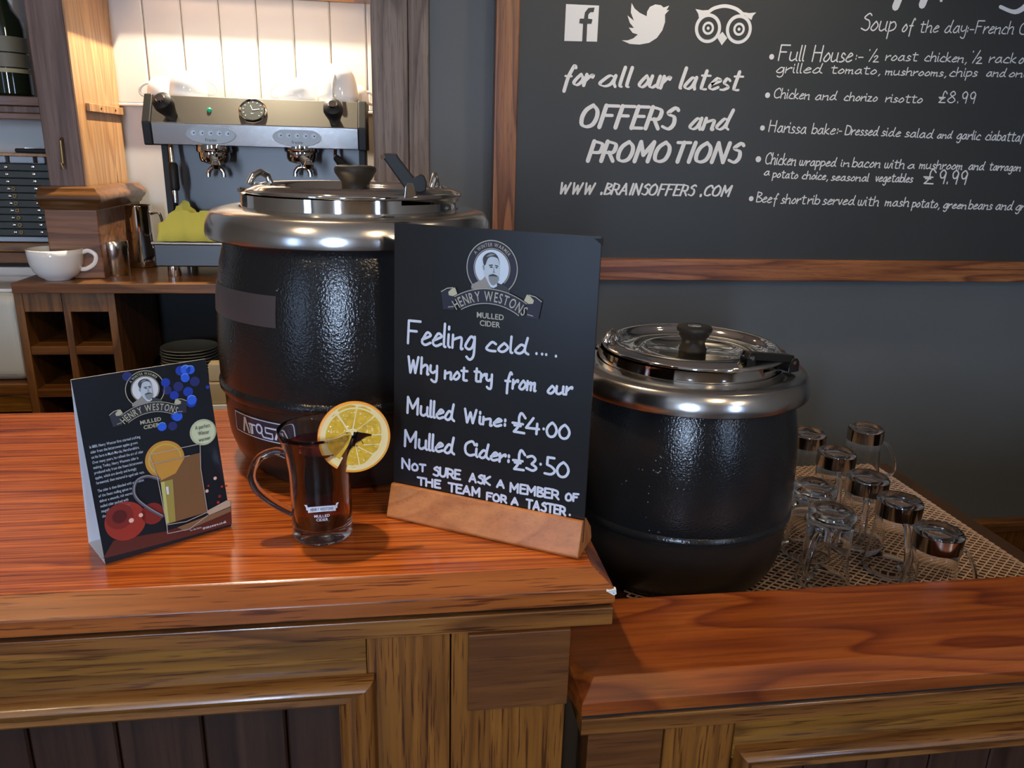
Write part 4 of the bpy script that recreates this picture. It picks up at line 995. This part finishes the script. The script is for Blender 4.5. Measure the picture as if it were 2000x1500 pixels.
# ------------------------------------------------------------------ upturned glass mugs on the mesh liner
HG = .138; ZB = ZM+.0023
band_prof = [(0, 0), (.0015, .0)]
def upturned(px, py, kind, ang, label, h=HG):
    P = at(px, py, z=ZB+h)
    g = empty('upturned_mug', (P.x, P.y, ZB), label, 'mug', 'upturned glass mugs on the mesh liner')
    c = (P.x, P.y, ZB)
    if kind == 'band':
        pf = [(.0415, 0), (.0440, .0), (.0450, .0015), (.0440, .012), (.0385, .05), (.0355, .085), (.0355, .112), (.0365, .118), (.0365, .132), (.0345, h-.002), (.030, h), (.0265, h-.0015), (.020, h-.004), (0, h-.005), (0, h-.016), (.028, h-.016), (.0325, .118), (.0325, .085), (.0355, .05), (.0415, .012)]
    else:
        pf = [(.0420, 0), (.0445, .0), (.0455, .002), (.0440, .010), (.0400, .028), (.0375, .05), (.0372, .11), (.0385, .116), (.0385, .132), (.036, h-.002), (.031, h), (.027, h-.0015), (.020, h-.004), (0, h-.005), (0, h-.016), (.030, h-.016), (.0345, .11), (.0345, .05), (.037, .028), (.0415, .010)]
    MB().lathe(pf, c, 48, closed=True).build('glass_body', glass, g, smooth='all')
    if kind == 'band':
        MB().lathe([(.0368, .1055), (.0376, .1055), (.0378, .131), (.0368, .131)], c, 48, closed=True).build('silver_band', silver, g, smooth=True)
    d = Vector((cos(ang), sin(ang), 0)); cc = Vector(c)
    hp = bez([cc+d*.036+UP*.106, cc+d*.050+UP*.098, cc+d*.064+UP*.072, cc+d*.070+UP*.045, cc+d*.062+UP*.030, cc+d*.041+UP*.030], 6)
    MB().tube(hp, .0058, 10, flat=.55, up=(-d.y, d.x, 0)).build('handle', glass, g, smooth='all')
    return g
D = math.radians
upturned(1693, 832, 'band', D(-25), 'upturned glass mug with silver band, farthest back, handle pointing right')
upturned(1580, 841, 'band', D(200), 'upturned banded glass mug at the back, tucked beside the kettle rim')
upturned(1636, 879, 'band', D(250), 'upturned banded glass mug standing in front of the two back mugs')
upturned(1697, 927, 'band', D(240), 'upturned banded glass mug in the middle of the diagonal row')
upturned(1760, 972, 'band', D(255), 'upturned banded glass mug between the middle one and the front right one')
upturned(1836, 1032, 'band', D(-15), 'upturned mug with bright silver band at the front right, handle at right')
upturned(1627, 993, 'plain', D(215), 'upturned plain glass mug without a band, nearest the low bar')
upturned(1594, 944, 'plain', D(190), 'upturned plain glass mug without a band, partly behind the right kettle')
# ------------------------------------------------------------------ back counter, wine rack
ZK = .10; YK = 2.075
cl = at(18, 554, z=ZK).x
bc = empty('back_counter', (-.3, 2.25, FL), 'dark oak back counter with an open wine rack under the coffee machine', 'counter')
MB().box((cl, YK, ZK-.026), (RX0-.002, YN-.004, ZK)).build('worktop', oak_back, bc, bevel=.002)
YW = 2.095
def wx(px, py): return at(px, py, Y=YW).x
def wz(px, py): return at(px, py, Y=YW).z
zt3, zt4 = ZK-.0265, wz(150, 609)
r1, r2, r3, r4 = wz(150, 677), wz(150, 693), wz(150, 760), wz(150, 775)
rk = empty('wine_rack', (-.83, 2.2, FL), 'open square-celled oak wine rack under the left end of the back counter', 'wine rack')
A_ = [(wx(26, 579), wx(43, 579)), (wx(123, 610), wx(137, 610)), (wx(209, 590), wx(225, 590))]
for i, (a, b) in enumerate(A_): MB().box((a, YW+(.003 if i == 1 else 0), FL+.05), (b, 2.44, zt3-.0005)).build('upright', oak_rack, rk, bevel=.0015)
for (a, b), (c, d) in zip(A_, A_[1:]):
    MB().box((b+.0004, YW+.002, zt4), (c-.0004, YW+.02, zt3-.0005)).build('rail', oak_rack, rk)
    zz = r1
    while zz > -.9:
        MB().box((b+.0004, YW+.002, zz-(r1-r2)), (c-.0004, 2.43, zz)).build('shelf', oak_back, rk, bevel=.001); zz -= (r1-r3)
MB().box((A_[0][0]-.3, 2.445, FL), (RX0, 2.455, ZK-.03)).build('back_panel', black_m, rk)
# plates in the dark opening
pc = at(368, 700, Y=2.22)
pb = at(368, 702, Y=2.22).z
ss = empty('under_shelf', (pc.x, 2.24, FL), 'dark shelf under the back counter carrying stacked plates', 'shelf')
nP = 9; zs = at(365, 668, Y=2.22).z
MB().box((A_[2][1]+.001, 2.10, zs-nP*.0085-.035), (RX0-.01, 2.44, zs-nP*.0085-.02)).build('board', shelf_m, ss, bevel=.001)
proto = None
for i in range(nP):
    zz = zs-nP*.0085-.02+i*.0085
    if proto is None:
        proto = MB().lathe([(0, 0), (.045, 0), (.048, .002), (.075, .010), (.078, .012), (.076, .0135), (.046, .005), (0, .0045)], (pc.x, 2.24, zz), 36).build('plate', plate_m, smooth=True, origin=(pc.x, 2.24, zz))
        o = proto
    else: o = copy_tree(proto, (pc.x+.001*((i*7) % 3-1), 2.24, zz))
    tag(o, ('topmost dark stoneware plate of the dim stack under the back counter' if i == nP-1 else 'dark stoneware plate lower in the dim stack under the back counter'), 'plate', 'stacked plates under the counter')
# carton low behind the bar
cp = at(421, 797, Y=1.75)
ct = empty('carton', (cp.x, 1.9, FL), 'tan carton low behind the bar between the tent card and left kettle', 'carton')
c0, c1 = at(409, 797, Y=1.75), at(450, 797, Y=1.75)
zt5 = at(420, 712, Y=1.75).z
MB().box((c0.x, 1.75, FL), (c1.x+.1, 1.80, cp.z-.004)).build('lower_box', tan_m, ct, bevel=.002)
MB().box((c0.x, 1.745, cp.z-.004), (c1.x+.1, 1.80, cp.z+.008)).build('white_strip', card_w, ct, bevel=.001)
MB().box((c0.x, 1.75, cp.z+.0085), (c1.x+.1, 1.80, cp.z+.06)).build('box_side', tan_m, ct, bevel=.003)
MB().box((c0.x+.003, 1.755, cp.z+.0615), (c1.x+.09, 1.79, zt5)).build('box_side', tan_m, ct, bevel=.003)
# left side: white appliance on a wooden ledge, pale panel
a1 = A_[0][0]-.002; at_, ab = at(10, 567, Y=2.12).z, at(10, 746, Y=2.12).z
wa = empty('white_appliance', (a1-.2, 2.1, ab), 'off-white rounded appliance at the left edge below the back counter', 'appliance')
MB().box((a1-.42, 2.12, ab), (a1, 2.37, at_-.008)).build('body', panel_l, wa, bevel=.03, seg=6)
MB().box((a1-.40, 2.14, at_-.0085), (a1-.02, 2.35, at_)).build('top_cap', porcelain, wa, bevel=.003)
lg = empty('wooden_ledge', (a1-.2, 2.1, FL), 'low wooden ledge under the white appliance at the left edge', 'ledge')
MB().box((a1-.5, 2.10, ab-.03), (A_[0][0]-.002, 2.4, ab-.0005)).build('board', oak_back, lg, bevel=.002)
MB().box((a1-.5, 2.105, ab-.08), (A_[0][0]-.002, 2.125, ab-.0305)).build('fascia', oak_rail, lg, bevel=.002)
MB().box((a1-.5, 2.38, FL), (A_[0][0]-.002, 2.4, ab-.0305)).build('support', shelf_m, lg)
# things behind, left of the pillar (plane about 2.35)
YS = 2.36
def sx_(px, py, Y=YS): return at(px, py, Y=Y).x
def sz(px, py, Y=YS): return at(px, py, Y=Y).z
xL = -1.75; xRr = PL-.001
tr = struct(MB().box((xL, YS+.02, sz(30, 546)), (xRr, YN+.01, sz(30, 524))).build('trim_5', cream, bevel=.003))
s2 = struct(MB().box((xL, YS, sz(30, 514)), (xRr, YN+.01, sz(30, 492))).build('trim_6', oak_back, bevel=.003))
s3 = struct(MB().box((xL, YS-.01, sz(30, 491)), (xRr, YN+.01, sz(30, 473))).build('trim_7', oak_rail, bevel=.003))
rr = empty('slatted_rack', (-1.2, YS, sz(30, 472)), 'dark slatted rack with silver studs standing left of the brown pillar', 'rack')
zb2, zt6 = sz(30, 471), sz(30, 305)
MB().box((xL, YS-.012, zb2), (xRr-.001, YS+.05, sz(30, 462))).build('bottom_rail', rail_b, rr, bevel=.002)
for a, b in ((-200, 14), (22, 68), (76, 90)):
    MB().box((sx_(a, 312), YS-.012, sz(30, 318)), (min(sx_(b, 312), xRr-.001), YS+.05, zt6)).build('top_rail', rail_b, rr, bevel=.003)
nS = 10; z0_, z1_ = sz(30, 461), sz(30, 319)
for i in range(nS):
    a = z0_+(z1_-z0_)*i/nS
    MB().box((xL, YS, a+.0008), (xRr-.002, YS+.04, a+(z1_-z0_)/nS-.0008)).build('slat', rack_slat, rr, bevel=.0015, seg=1)
    py = 461-(461-319)*(i+.5)/nS
    for bx_, tx in ((31, 10), (83, 63)):
        c = at(tx+(bx_-tx)*(py-319)/142, py, Y=YS-.001)
        MB().lathe([(0, 0), (.005, 0), (.004, .003), (0, .004)], c, 12, axis=(0, -1, 0)).build('stud', chrome, rr, smooth=True)
    if i < 7:
        c = at(42-(i)*2.6, py, Y=YS-.003)
        MB().lathe([(.003, -.0015), (.005, -.0015), (.005, .0015), (.003, .0015)], c, 12, axis=(0, -1, .3), closed=True).build('chain_link', brass, rr, smooth=True)
MB().box((xL, YS-.01, zt6+.0005), (xRr-.001, YS+.06, sz(30, 299))).build('top_board', pine, rr, bevel=.001)
ty = empty('black_tray', (sx_(55, 296), YS, sz(50, 298)), 'flat black tray with a bright edge lying on the slatted rack', 'tray')
MB().box((sx_(30, 296), YS-.005, sz(50, 298.7)), (xRr-.001, YS+.055, sz(50, 290))).build('tray_body', plastic, ty, bevel=.004, seg=3)
MB().box((sx_(50, 296), YS-.003, sz(50, 289.7)), (xRr-.003, YS+.05, sz(50, 288.5))).build('tray_edge', chrome, ty)
bs = empty('bottle_shelf', (-1.2, 2.4, sz(30, 232)), 'double-board wooden shelf carrying the bottle at the top left', 'shelf')
MB().box((xL, YS-.03, sz(30, 206, YS-.03)), (xRr-.001, YN+.01, sz(30, 187, YS-.03))).build('upper_board', oak_back, bs, bevel=.002)
MB().box((xL, YS-.02, sz(30, 220, YS-.03)), (xRr-.001, YN+.01, sz(30, 206.5, YS-.03))).build('middle_strip', oak_pillar, bs, bevel=.002)
MB().box((xL, YS-.028, sz(30, 233, YS-.03)), (xRr-.001, YN+.01, sz(30, 220.5, YS-.03))).build('lower_board', oak_back, bs, bevel=.002)
bz = sz(30, 186.5, YS-.03)
c = at(24, 186, Y=YS+.02); BR = (sx_(62, 180, YS+.02)-sx_(-14, 180, YS+.02))/2
bo_ = empty('bottle', (c.x, YS+.03, bz), 'dark green wine bottle with tan label on the top left shelf', 'bottle')
H_ = sz(20, 55, YS+.03)-bz
MB().lathe([(0, 0), (BR*.9, 0), (BR, .006), (BR, H_*.98), (BR*.93, H_*1.12), (BR*.6, H_*1.26), (BR*.38, H_*1.4), (BR*.34, H_*1.8), (BR*.38, H_*1.82), (BR*.38, H_*1.86), (0, H_*1.86)], (c.x, YS+.03, bz), 40).build('glass_body', bottle_m, bo_, smooth=True)
for a, b, m_ in ((.64, .86, label_m), (.42, .62, label_m), (.34, .40, label2)):
    MB().lathe([(BR+.0004, H_*a), (BR+.0009, H_*a), (BR+.0009, H_*b), (BR+.0004, H_*b)], (c.x, YS+.03, bz), 40, closed=True).build('paper_label', m_, bo_, smooth=True)
# cup, shaker, jug on the back counter
def cup(name, c, r, h, ang, label, up=False, group=None, tilt=0):
    o = empty(name, c, label, 'cup', group)
    pf = [(0, .0), (r*.46, 0), (r*.50, h*.02), (r*.52, h*.05), (r*.70, h*.13), (r*.85, h*.30), (r*.95, h*.55), (r*.99, h*.8), (r, h), (r*.96, h), (r*.94, h*.75), (r*.86, h*.44), (r*.66, h*.22), (r*.35, h*.13), (0, h*.12)]
    if up: pf = [(a, h-b) for a, b in pf]
    MB().lathe(pf, c, 40).build('cup_body', porcelain, o, smooth='all')
    d = Vector((cos(ang), sin(ang), 0)); cc = Vector(c); f = (lambda z: h-z) if up else (lambda z: z)
    hp = bez([cc+d*r*.93+UP*f(h*.86), cc+d*r*1.18+UP*f(h*.92), cc+d*r*1.42+UP*f(h*.78), cc+d*r*1.36+UP*f(h*.52), cc+d*r*1.05+UP*f(h*.34), cc+d*r*.80+UP*f(h*.33)], 6)
    MB().tube(hp, r*.085, 10, flat=.7).build('handle', porcelain, o, smooth=True)
    return o
c = at(106, 549, z=ZK); cup('coffee_cup', (c.x, c.y+.03, ZK), .066, .080, D(5), 'white coffee cup standing upright on the left end of the back counter')
c = at(222, 540, z=ZK)
o = empty('shaker', (c.x, c.y+.03, ZK), 'short steel chocolate shaker on the back counter beside the cup', 'shaker')
MB().lathe([(0, 0), (.031, 0), (.033, .003), (.034, .072), (.0345, .0722), (0, .0722)], (c.x, c.y+.03, ZK), 32).build('shaker_body', steel, o, smooth=True)
MB().lathe([(0, .0724), (.0355, .0724), (.0355, .09), (.034, .0925), (0, .094)], (c.x, c.y+.03, ZK), 32).build('shaker_lid', steel, o, smooth=True)
c = at(270, 524, z=ZK)
o = empty('steel_jug', (c.x, c.y+.05, ZK), 'tall steel milk jug between the shaker and the coffee machine', 'jug')
MB().lathe([(0, 0), (.040, 0), (.043, .003), (.042, .02), (.038, .055), (.036, .09), (.0365, .172), (.038, .175), (.0355, .174), (.034, .09), (.036, .05), (0, .01)], (c.x, c.y+.05, ZK), 36).build('jug_body', chrome, o, smooth='all')
hp = bez([(c.x+.036, c.y+.05, ZK+.15), (c.x+.060, c.y+.045, ZK+.152), (c.x+.066, c.y+.045, ZK+.11), (c.x+.055, c.y+.047, ZK+.06), (c.x+.038, c.y+.05, ZK+.05)], 6)
MB().tube(hp, .004, 8).build('handle', chrome, o, smooth=True)
# ------------------------------------------------------------------ coffee machine
YE = 2.20
def e(px, py, Y=YE): return at(px, py, Y=Y)
em = empty('coffee_machine', (-.38, 2.33, ZK), 'two-group stainless espresso machine glowing in the lit niche', 'coffee machine')
xa, xb_ = e(268, 190).x+.012, e(712, 200).x-.006
zt7 = (e(300, 184).z+e(700, 197).z)/2; zm_, zl = e(450, 243).z, (e(300, 281).z+e(690, 292).z)/2
MB().prism([(xa+.014, YE+.045, zt7), (xa+.014, YE, zm_), (xa+.014, YE+.05, zm_)], [(xb_-.014, YE+.045, zt7), (xb_-.014, YE, zm_), (xb_-.014, YE+.05, zm_)]).build('upper_panel', warmsteel, em, bevel=.001)
MB().prism([(xa+.014, YE, zm_-.0004), (xa+.014, YE+.006, zl), (xa+.014, YE+.16, zl), (xa+.014, YE+.16, zm_-.0004)], [(xb_-.014, YE, zm_-.0004), (xb_-.014, YE+.006, zl), (xb_-.014, YE+.16, zl), (xb_-.014, YE+.16, zm_-.0004)]).build('lower_panel', steel, em, bevel=.001)
for a, b in ((xa-.008, xa+.0135), (xb_-.0135, xb_+.008)):
    pts = [(YE+.044, zt7+.003), (YE-.004, zm_), (YE+.002, zl-.003), (YE+.2, zl-.003), (YE+.2, zt7+.003)]
    MB().prism([(a, y, z) for y, z in pts], [(b, y, z) for y, z in pts]).build('side_cap', plastic, em, bevel=.003)
MB().box((xa+.014, YE+.046, zt7-.012), (xb_-.014, YE+.26, zt7)).build('cup_tray', steel, em, bevel=.001)
MB().box((xa+.03, YE+.11, ZK+.05), (xb_-.006, YE+.25, zl)).build('backsplash', satin, em, bevel=.001)
MB().box((xa+.03, YE+.165, zl), (xb_-.02, YE+.25, zt7-.012)).build('housing', satin, em)
for a in (xa+.014, xb_-.016): MB().box((a, YE+.07, ZK+.05), (a+.018, YE+.2, zl-.001)).build('side_post', plastic, em, bevel=.002)
d0 = e(295, 445, YE-.02); d1 = e(295, 520, YE-.02); x9 = e(298, 470, YE-.02).x
MB().box((x9, YE-.02, ZK+.028), (xb_-.03, YE+.25, ZK+.088)).build('drip_tray', satin, em, bevel=.004, seg=3)
MB().box((x9-.004, YE-.024, ZK+.0885), (xb_-.028, YE+.10, ZK+.094)).build('tray_rim', warmsteel, em, bevel=.001)
for fx in (e(340, 530).x, e(620, 530).x):
    for fy in (YE+.005, YE+.2): MB().lathe([(0, 0), (.017, 0), (.018, .004), (.016, .028), (0, .028)], (fx, fy, ZK), 20).build('foot', chrome, em, smooth=True)
# fronts
E_ = Flat((xa, YE-.0004, zl), (1, 0, 0), (0, 0, 1), .0005)
for px, py in ((411, 263), (580, 267)):
    c = e(px, py, YE-.001); cz = (zm_+zl)/2
    pl = MB().lathe([(0, 0), (1, 0), (.97, .003), (0, .0035)], (0, 0, 0), 48)
    pl.v = [Vector((c.x+v.x*.064, YE+.004-v.z, cz+v.y*.0245)) for v in pl.v]
    plo = pl.build('button_plate', ovalm, em, smooth=True)
    for i in range(5):
        MB().lathe([(0, 0), (.0068, 0), (.0064, .0012), (0, .0015)], (c.x+(i-2)*.0215, YE+.0006, cz+.0035), 16, axis=(0, -1, 0)).build('button', pale, plo, smooth=True)
        MB().lathe([(0, .0012), (.0022, .0012), (.0022, .002), (0, .002)], (c.x+(i-2)*.0215+.002, YE+.0006, cz+.0035), 8, axis=(0, -1, 0)).build('button_mark', dgrey_p, plo)
    Fl = Flat((c.x, YE+.0003, cz), (1, 0, 0), (0, 0, 1), .0003); Fl.type('Fracino', 0, -.017, .008, dgrey_p, 1, .8, .01, 'c', rot=.0); Fl.build('plate_lettering', plo)
up_n = Vector((0, -(zt7-zm_), .045)).normalized()*-1; up_v = Vector((0, .045, zt7-zm_)).normalized(); fn = Vector((1, 0, 0)).cross(up_v)
def onp(px): return e(px, 215, YE+.022)
c = onp(494); c = Vector((c.x, YE+.0225, (zt7+zm_)/2))
ga = MB().lathe([(0, 0), (.035, 0), (.036, .005), (.033, .009), (.030, .006), (0, .006)], c, 36, axis=tuple(fn)).build('pressure_gauge', chrome, em, smooth=True)
MB().lathe([(0, .006), (.0295, .006), (.0295, .0068), (0, .0068)], c, 36, axis=tuple(fn)).build('dial', dialface, ga)
Fl = Flat(c+fn*.007, (1, 0, 0), up_v, .0004)
for i in range(11):
    a = math.radians(225-27*i); Fl.ribbon([(.022*cos(a), .022*sin(a)), (.026*cos(a), .026*sin(a))], .0014, pale, 1, cap=False)
Fl.ribbon([(0, 0), (-.006, .014)], .0016, pale, 2); Fl.ribbon([(0, 0), (.017, .003)], .0016, pale, 2); Fl.type('bar', 0, -.012, .004, pale, 1, 1, 0, 'c'); Fl.build('needles', ga)
c = onp(409); MB().lathe([(0, 0), (.006, 0), (.006, .003), (.004, .005), (0, .006)], (c.x, YE+.0225, (zt7+zm_)/2), 16, axis=tuple(fn)).build('indicator_light', greenled, em, smooth=True)
c = onp(582); Fl = Flat(Vector((c.x, YE+.0225, (zt7+zm_)/2-.012)), (1, 0, 0), up_v, .0005)
Fl.type('Fracino', 0, 0, .026, dgrey_p, 1, .95, .0, 'c'); Fl.build('maker_lettering', em)
for px, tip in ((333, 0), (650, 1)):
    c = e(px, 215, YE+.01); p0 = Vector((c.x+.004, YE+.02, zm_+.012)); p1 = Vector((c.x-.008+.012*tip, YE-.045, zt7-.012))
    MB().tube([p0, p0.lerp(p1, .2), p0.lerp(p1, .4), p0.lerp(p1, .7), p0.lerp(p1, .9), p1], [.013, .015, .019, .026, .024, .010], 20).build('steam_knob', plastic, em, smooth=True)
    MB().lathe([(0, 0), (.012, 0), (.010, .003), (0, .004)], p1, 14, axis=tuple((p1-p0).normalized())).build('knob_cap', chrome, em, smooth=True)
for px in (420, 590):
    c = e(px, 300, YE+.05); cx2 = c.x; Yg = YE+.045
    zg = e(px, 290, Yg).z
    gh = MB().lathe([(0, .03), (.038, .03), (.038, .012), (.044, .010), (.046, -.006), (.044, -.010), (0, -.010)], (cx2, Yg, zg), 36).build('group_head', chrome, em, smooth=True)
    pf_ = MB().lathe([(0, -.0102), (.040, -.0102), (.040, -.024), (.036, -.034), (.020, -.040), (0, -.040)], (cx2, Yg, zg), 32).build('portafilter', chrome, em, smooth=True)
    MB().tube([(cx2, Yg-.034, zg-.022), (cx2+.012, Yg-.07, zg-.028), (cx2+.030, Yg-.13, zg-.038)], [.008, .010, .013], 14).build('filter_handle', plastic, pf_, smooth=True)
    MB().lathe([(0, -.013), (.009, -.010), (.013, 0), (.009, .010), (0, .013)], (cx2+.031, Yg-.135, zg-.039), 20).build('handle_ball', chrome, pf_, smooth=True)
    sp = MB()
    for s_ in (-1, 1): sp.tube(bez([(cx2, Yg, zg-.040), (cx2, Yg, zg-.048), (cx2+s_*.012, Yg, zg-.052), (cx2+s_*.019, Yg, zg-.062), (cx2+s_*.020, Yg, zg-.074)], 4), .006, 10)
    sp.build('spout', chrome, pf_, smooth=True)
c = e(338, 285, YE+.03)
w0, w1, w2, w3 = e(333, 283, YE+.03), e(337, 318, YE+.02), e(342, 372, YE+.01), e(344, 396, YE+.01)
sw = MB().tube([w0, w1], .006, 12).build('steam_wand', chrome, em, smooth=True)
MB().tube([w1, w1.lerp(w2, .1), w1.lerp(w2, .9), w2], [.010, .013, .013, .010], 14).build('rubber_sleeve', plastic, sw, smooth=True)
MB().tube([w2, w3], .007, 12).build('wand_tip', chrome, sw, smooth=True)
w0, w1, w2 = e(655, 290, YE+.03), e(655, 306, YE+.02), e(672, 325, YE)
sw = MB().tube([w0, w1, w2], .005, 12).build('steam_wand', chrome, em, smooth=True)
MB().tube([w1.lerp(w2, .1), w1.lerp(w2, .5), w2, w2+(w2-w1)*1.2], [.009, .011, .011, .008], 14).build('rubber_sleeve', plastic, sw, smooth=True)
# yellow cloths in the drip tray
def clothm(name, pts2, Yc, label):
    n = 26; random.seed(len(name)+int(Yc*100)); vs = []; fs = []
    xs0, xs1 = pts2[0][0], pts2[-1][0]
    def topz(px):
        for (a, b), (c2, d2) in zip(pts2, pts2[1:]):
            if a <= px <= c2: return b+(d2-b)*(px-a)/(c2-a)
        return pts2[-1][1]
    zf = ZK+.0945
    for i in range(n):
        px = xs0+(xs1-xs0)*i/(n-1); T_ = e(px, topz(px), Yc)
        T_.z = max(T_.z, zf+.002)
        for j, (yy, f) in enumerate(((-.030, 0.02), (-.018, .45), (-.004, .95), (.006, .9), (.016, .35), (.022, .0))):
            vs.append(Vector((T_.x+.003*sin(i*1.7+j*2), Yc+yy+.004*sin(i*.9+j), zf+.0008+(T_.z-zf)*f+.0025*abs(sin(i*1.3+j*1.9))*f)))
    for i in range(n-1):
        for j in range(5): fs.append((i*6+j, i*6+6+j, i*6+7+j, i*6+1+j))
    o = MB().add(vs, fs).build(name, cloth_y, smooth=True, origin=(e(xs0, 440, Yc).x, Yc, zf))
    s = o.modifiers.new('thickness', 'SOLIDIFY'); s.thickness = .0015; s.offset = 1
    tag(o, label, 'cloth')
clothm('folded_cloth', [(318, 437), (330, 420), (345, 405), (361, 388), (372, 400), (395, 425), (410, 436)], 2.255, 'yellow cloth peak standing at the back of the drip tray')
clothm('folded_cloth', [(309, 440), (325, 428), (345, 412), (362, 409), (378, 416), (400, 410), (425, 414), (450, 430)], 2.205, 'yellow cloth slumped at the front edge of the drip tray')
# cups upside down on the machine
for px, r, h, ang, lab, Yc in ((322, .046, .056, D(180), 'upturned white cup on the coffee machine, farthest left behind its neighbour', 2.41), (369, .050, .066, D(10), 'upturned white cup behind the left black steam knob', 2.33),
        (579, .051, .060, D(170), 'upturned white cup left of the large cup on the coffee machine', 2.34), (660, .056, .098, D(265), 'large upturned white cup with its handle towards the room', 2.32)):
    c = e(px, 185, Yc); cup('coffee_cup', (c.x, Yc, zt7+.0005), r, h, ang, lab, True, 'white cups on the coffee machine')
c = e(690, 185, 2.40); cup('coffee_cup', (c.x, 2.41, zt7+.0005), .045, .055, D(20), 'small upturned white cup peeping out right of the large cup', True, 'white cups on the coffee machine')
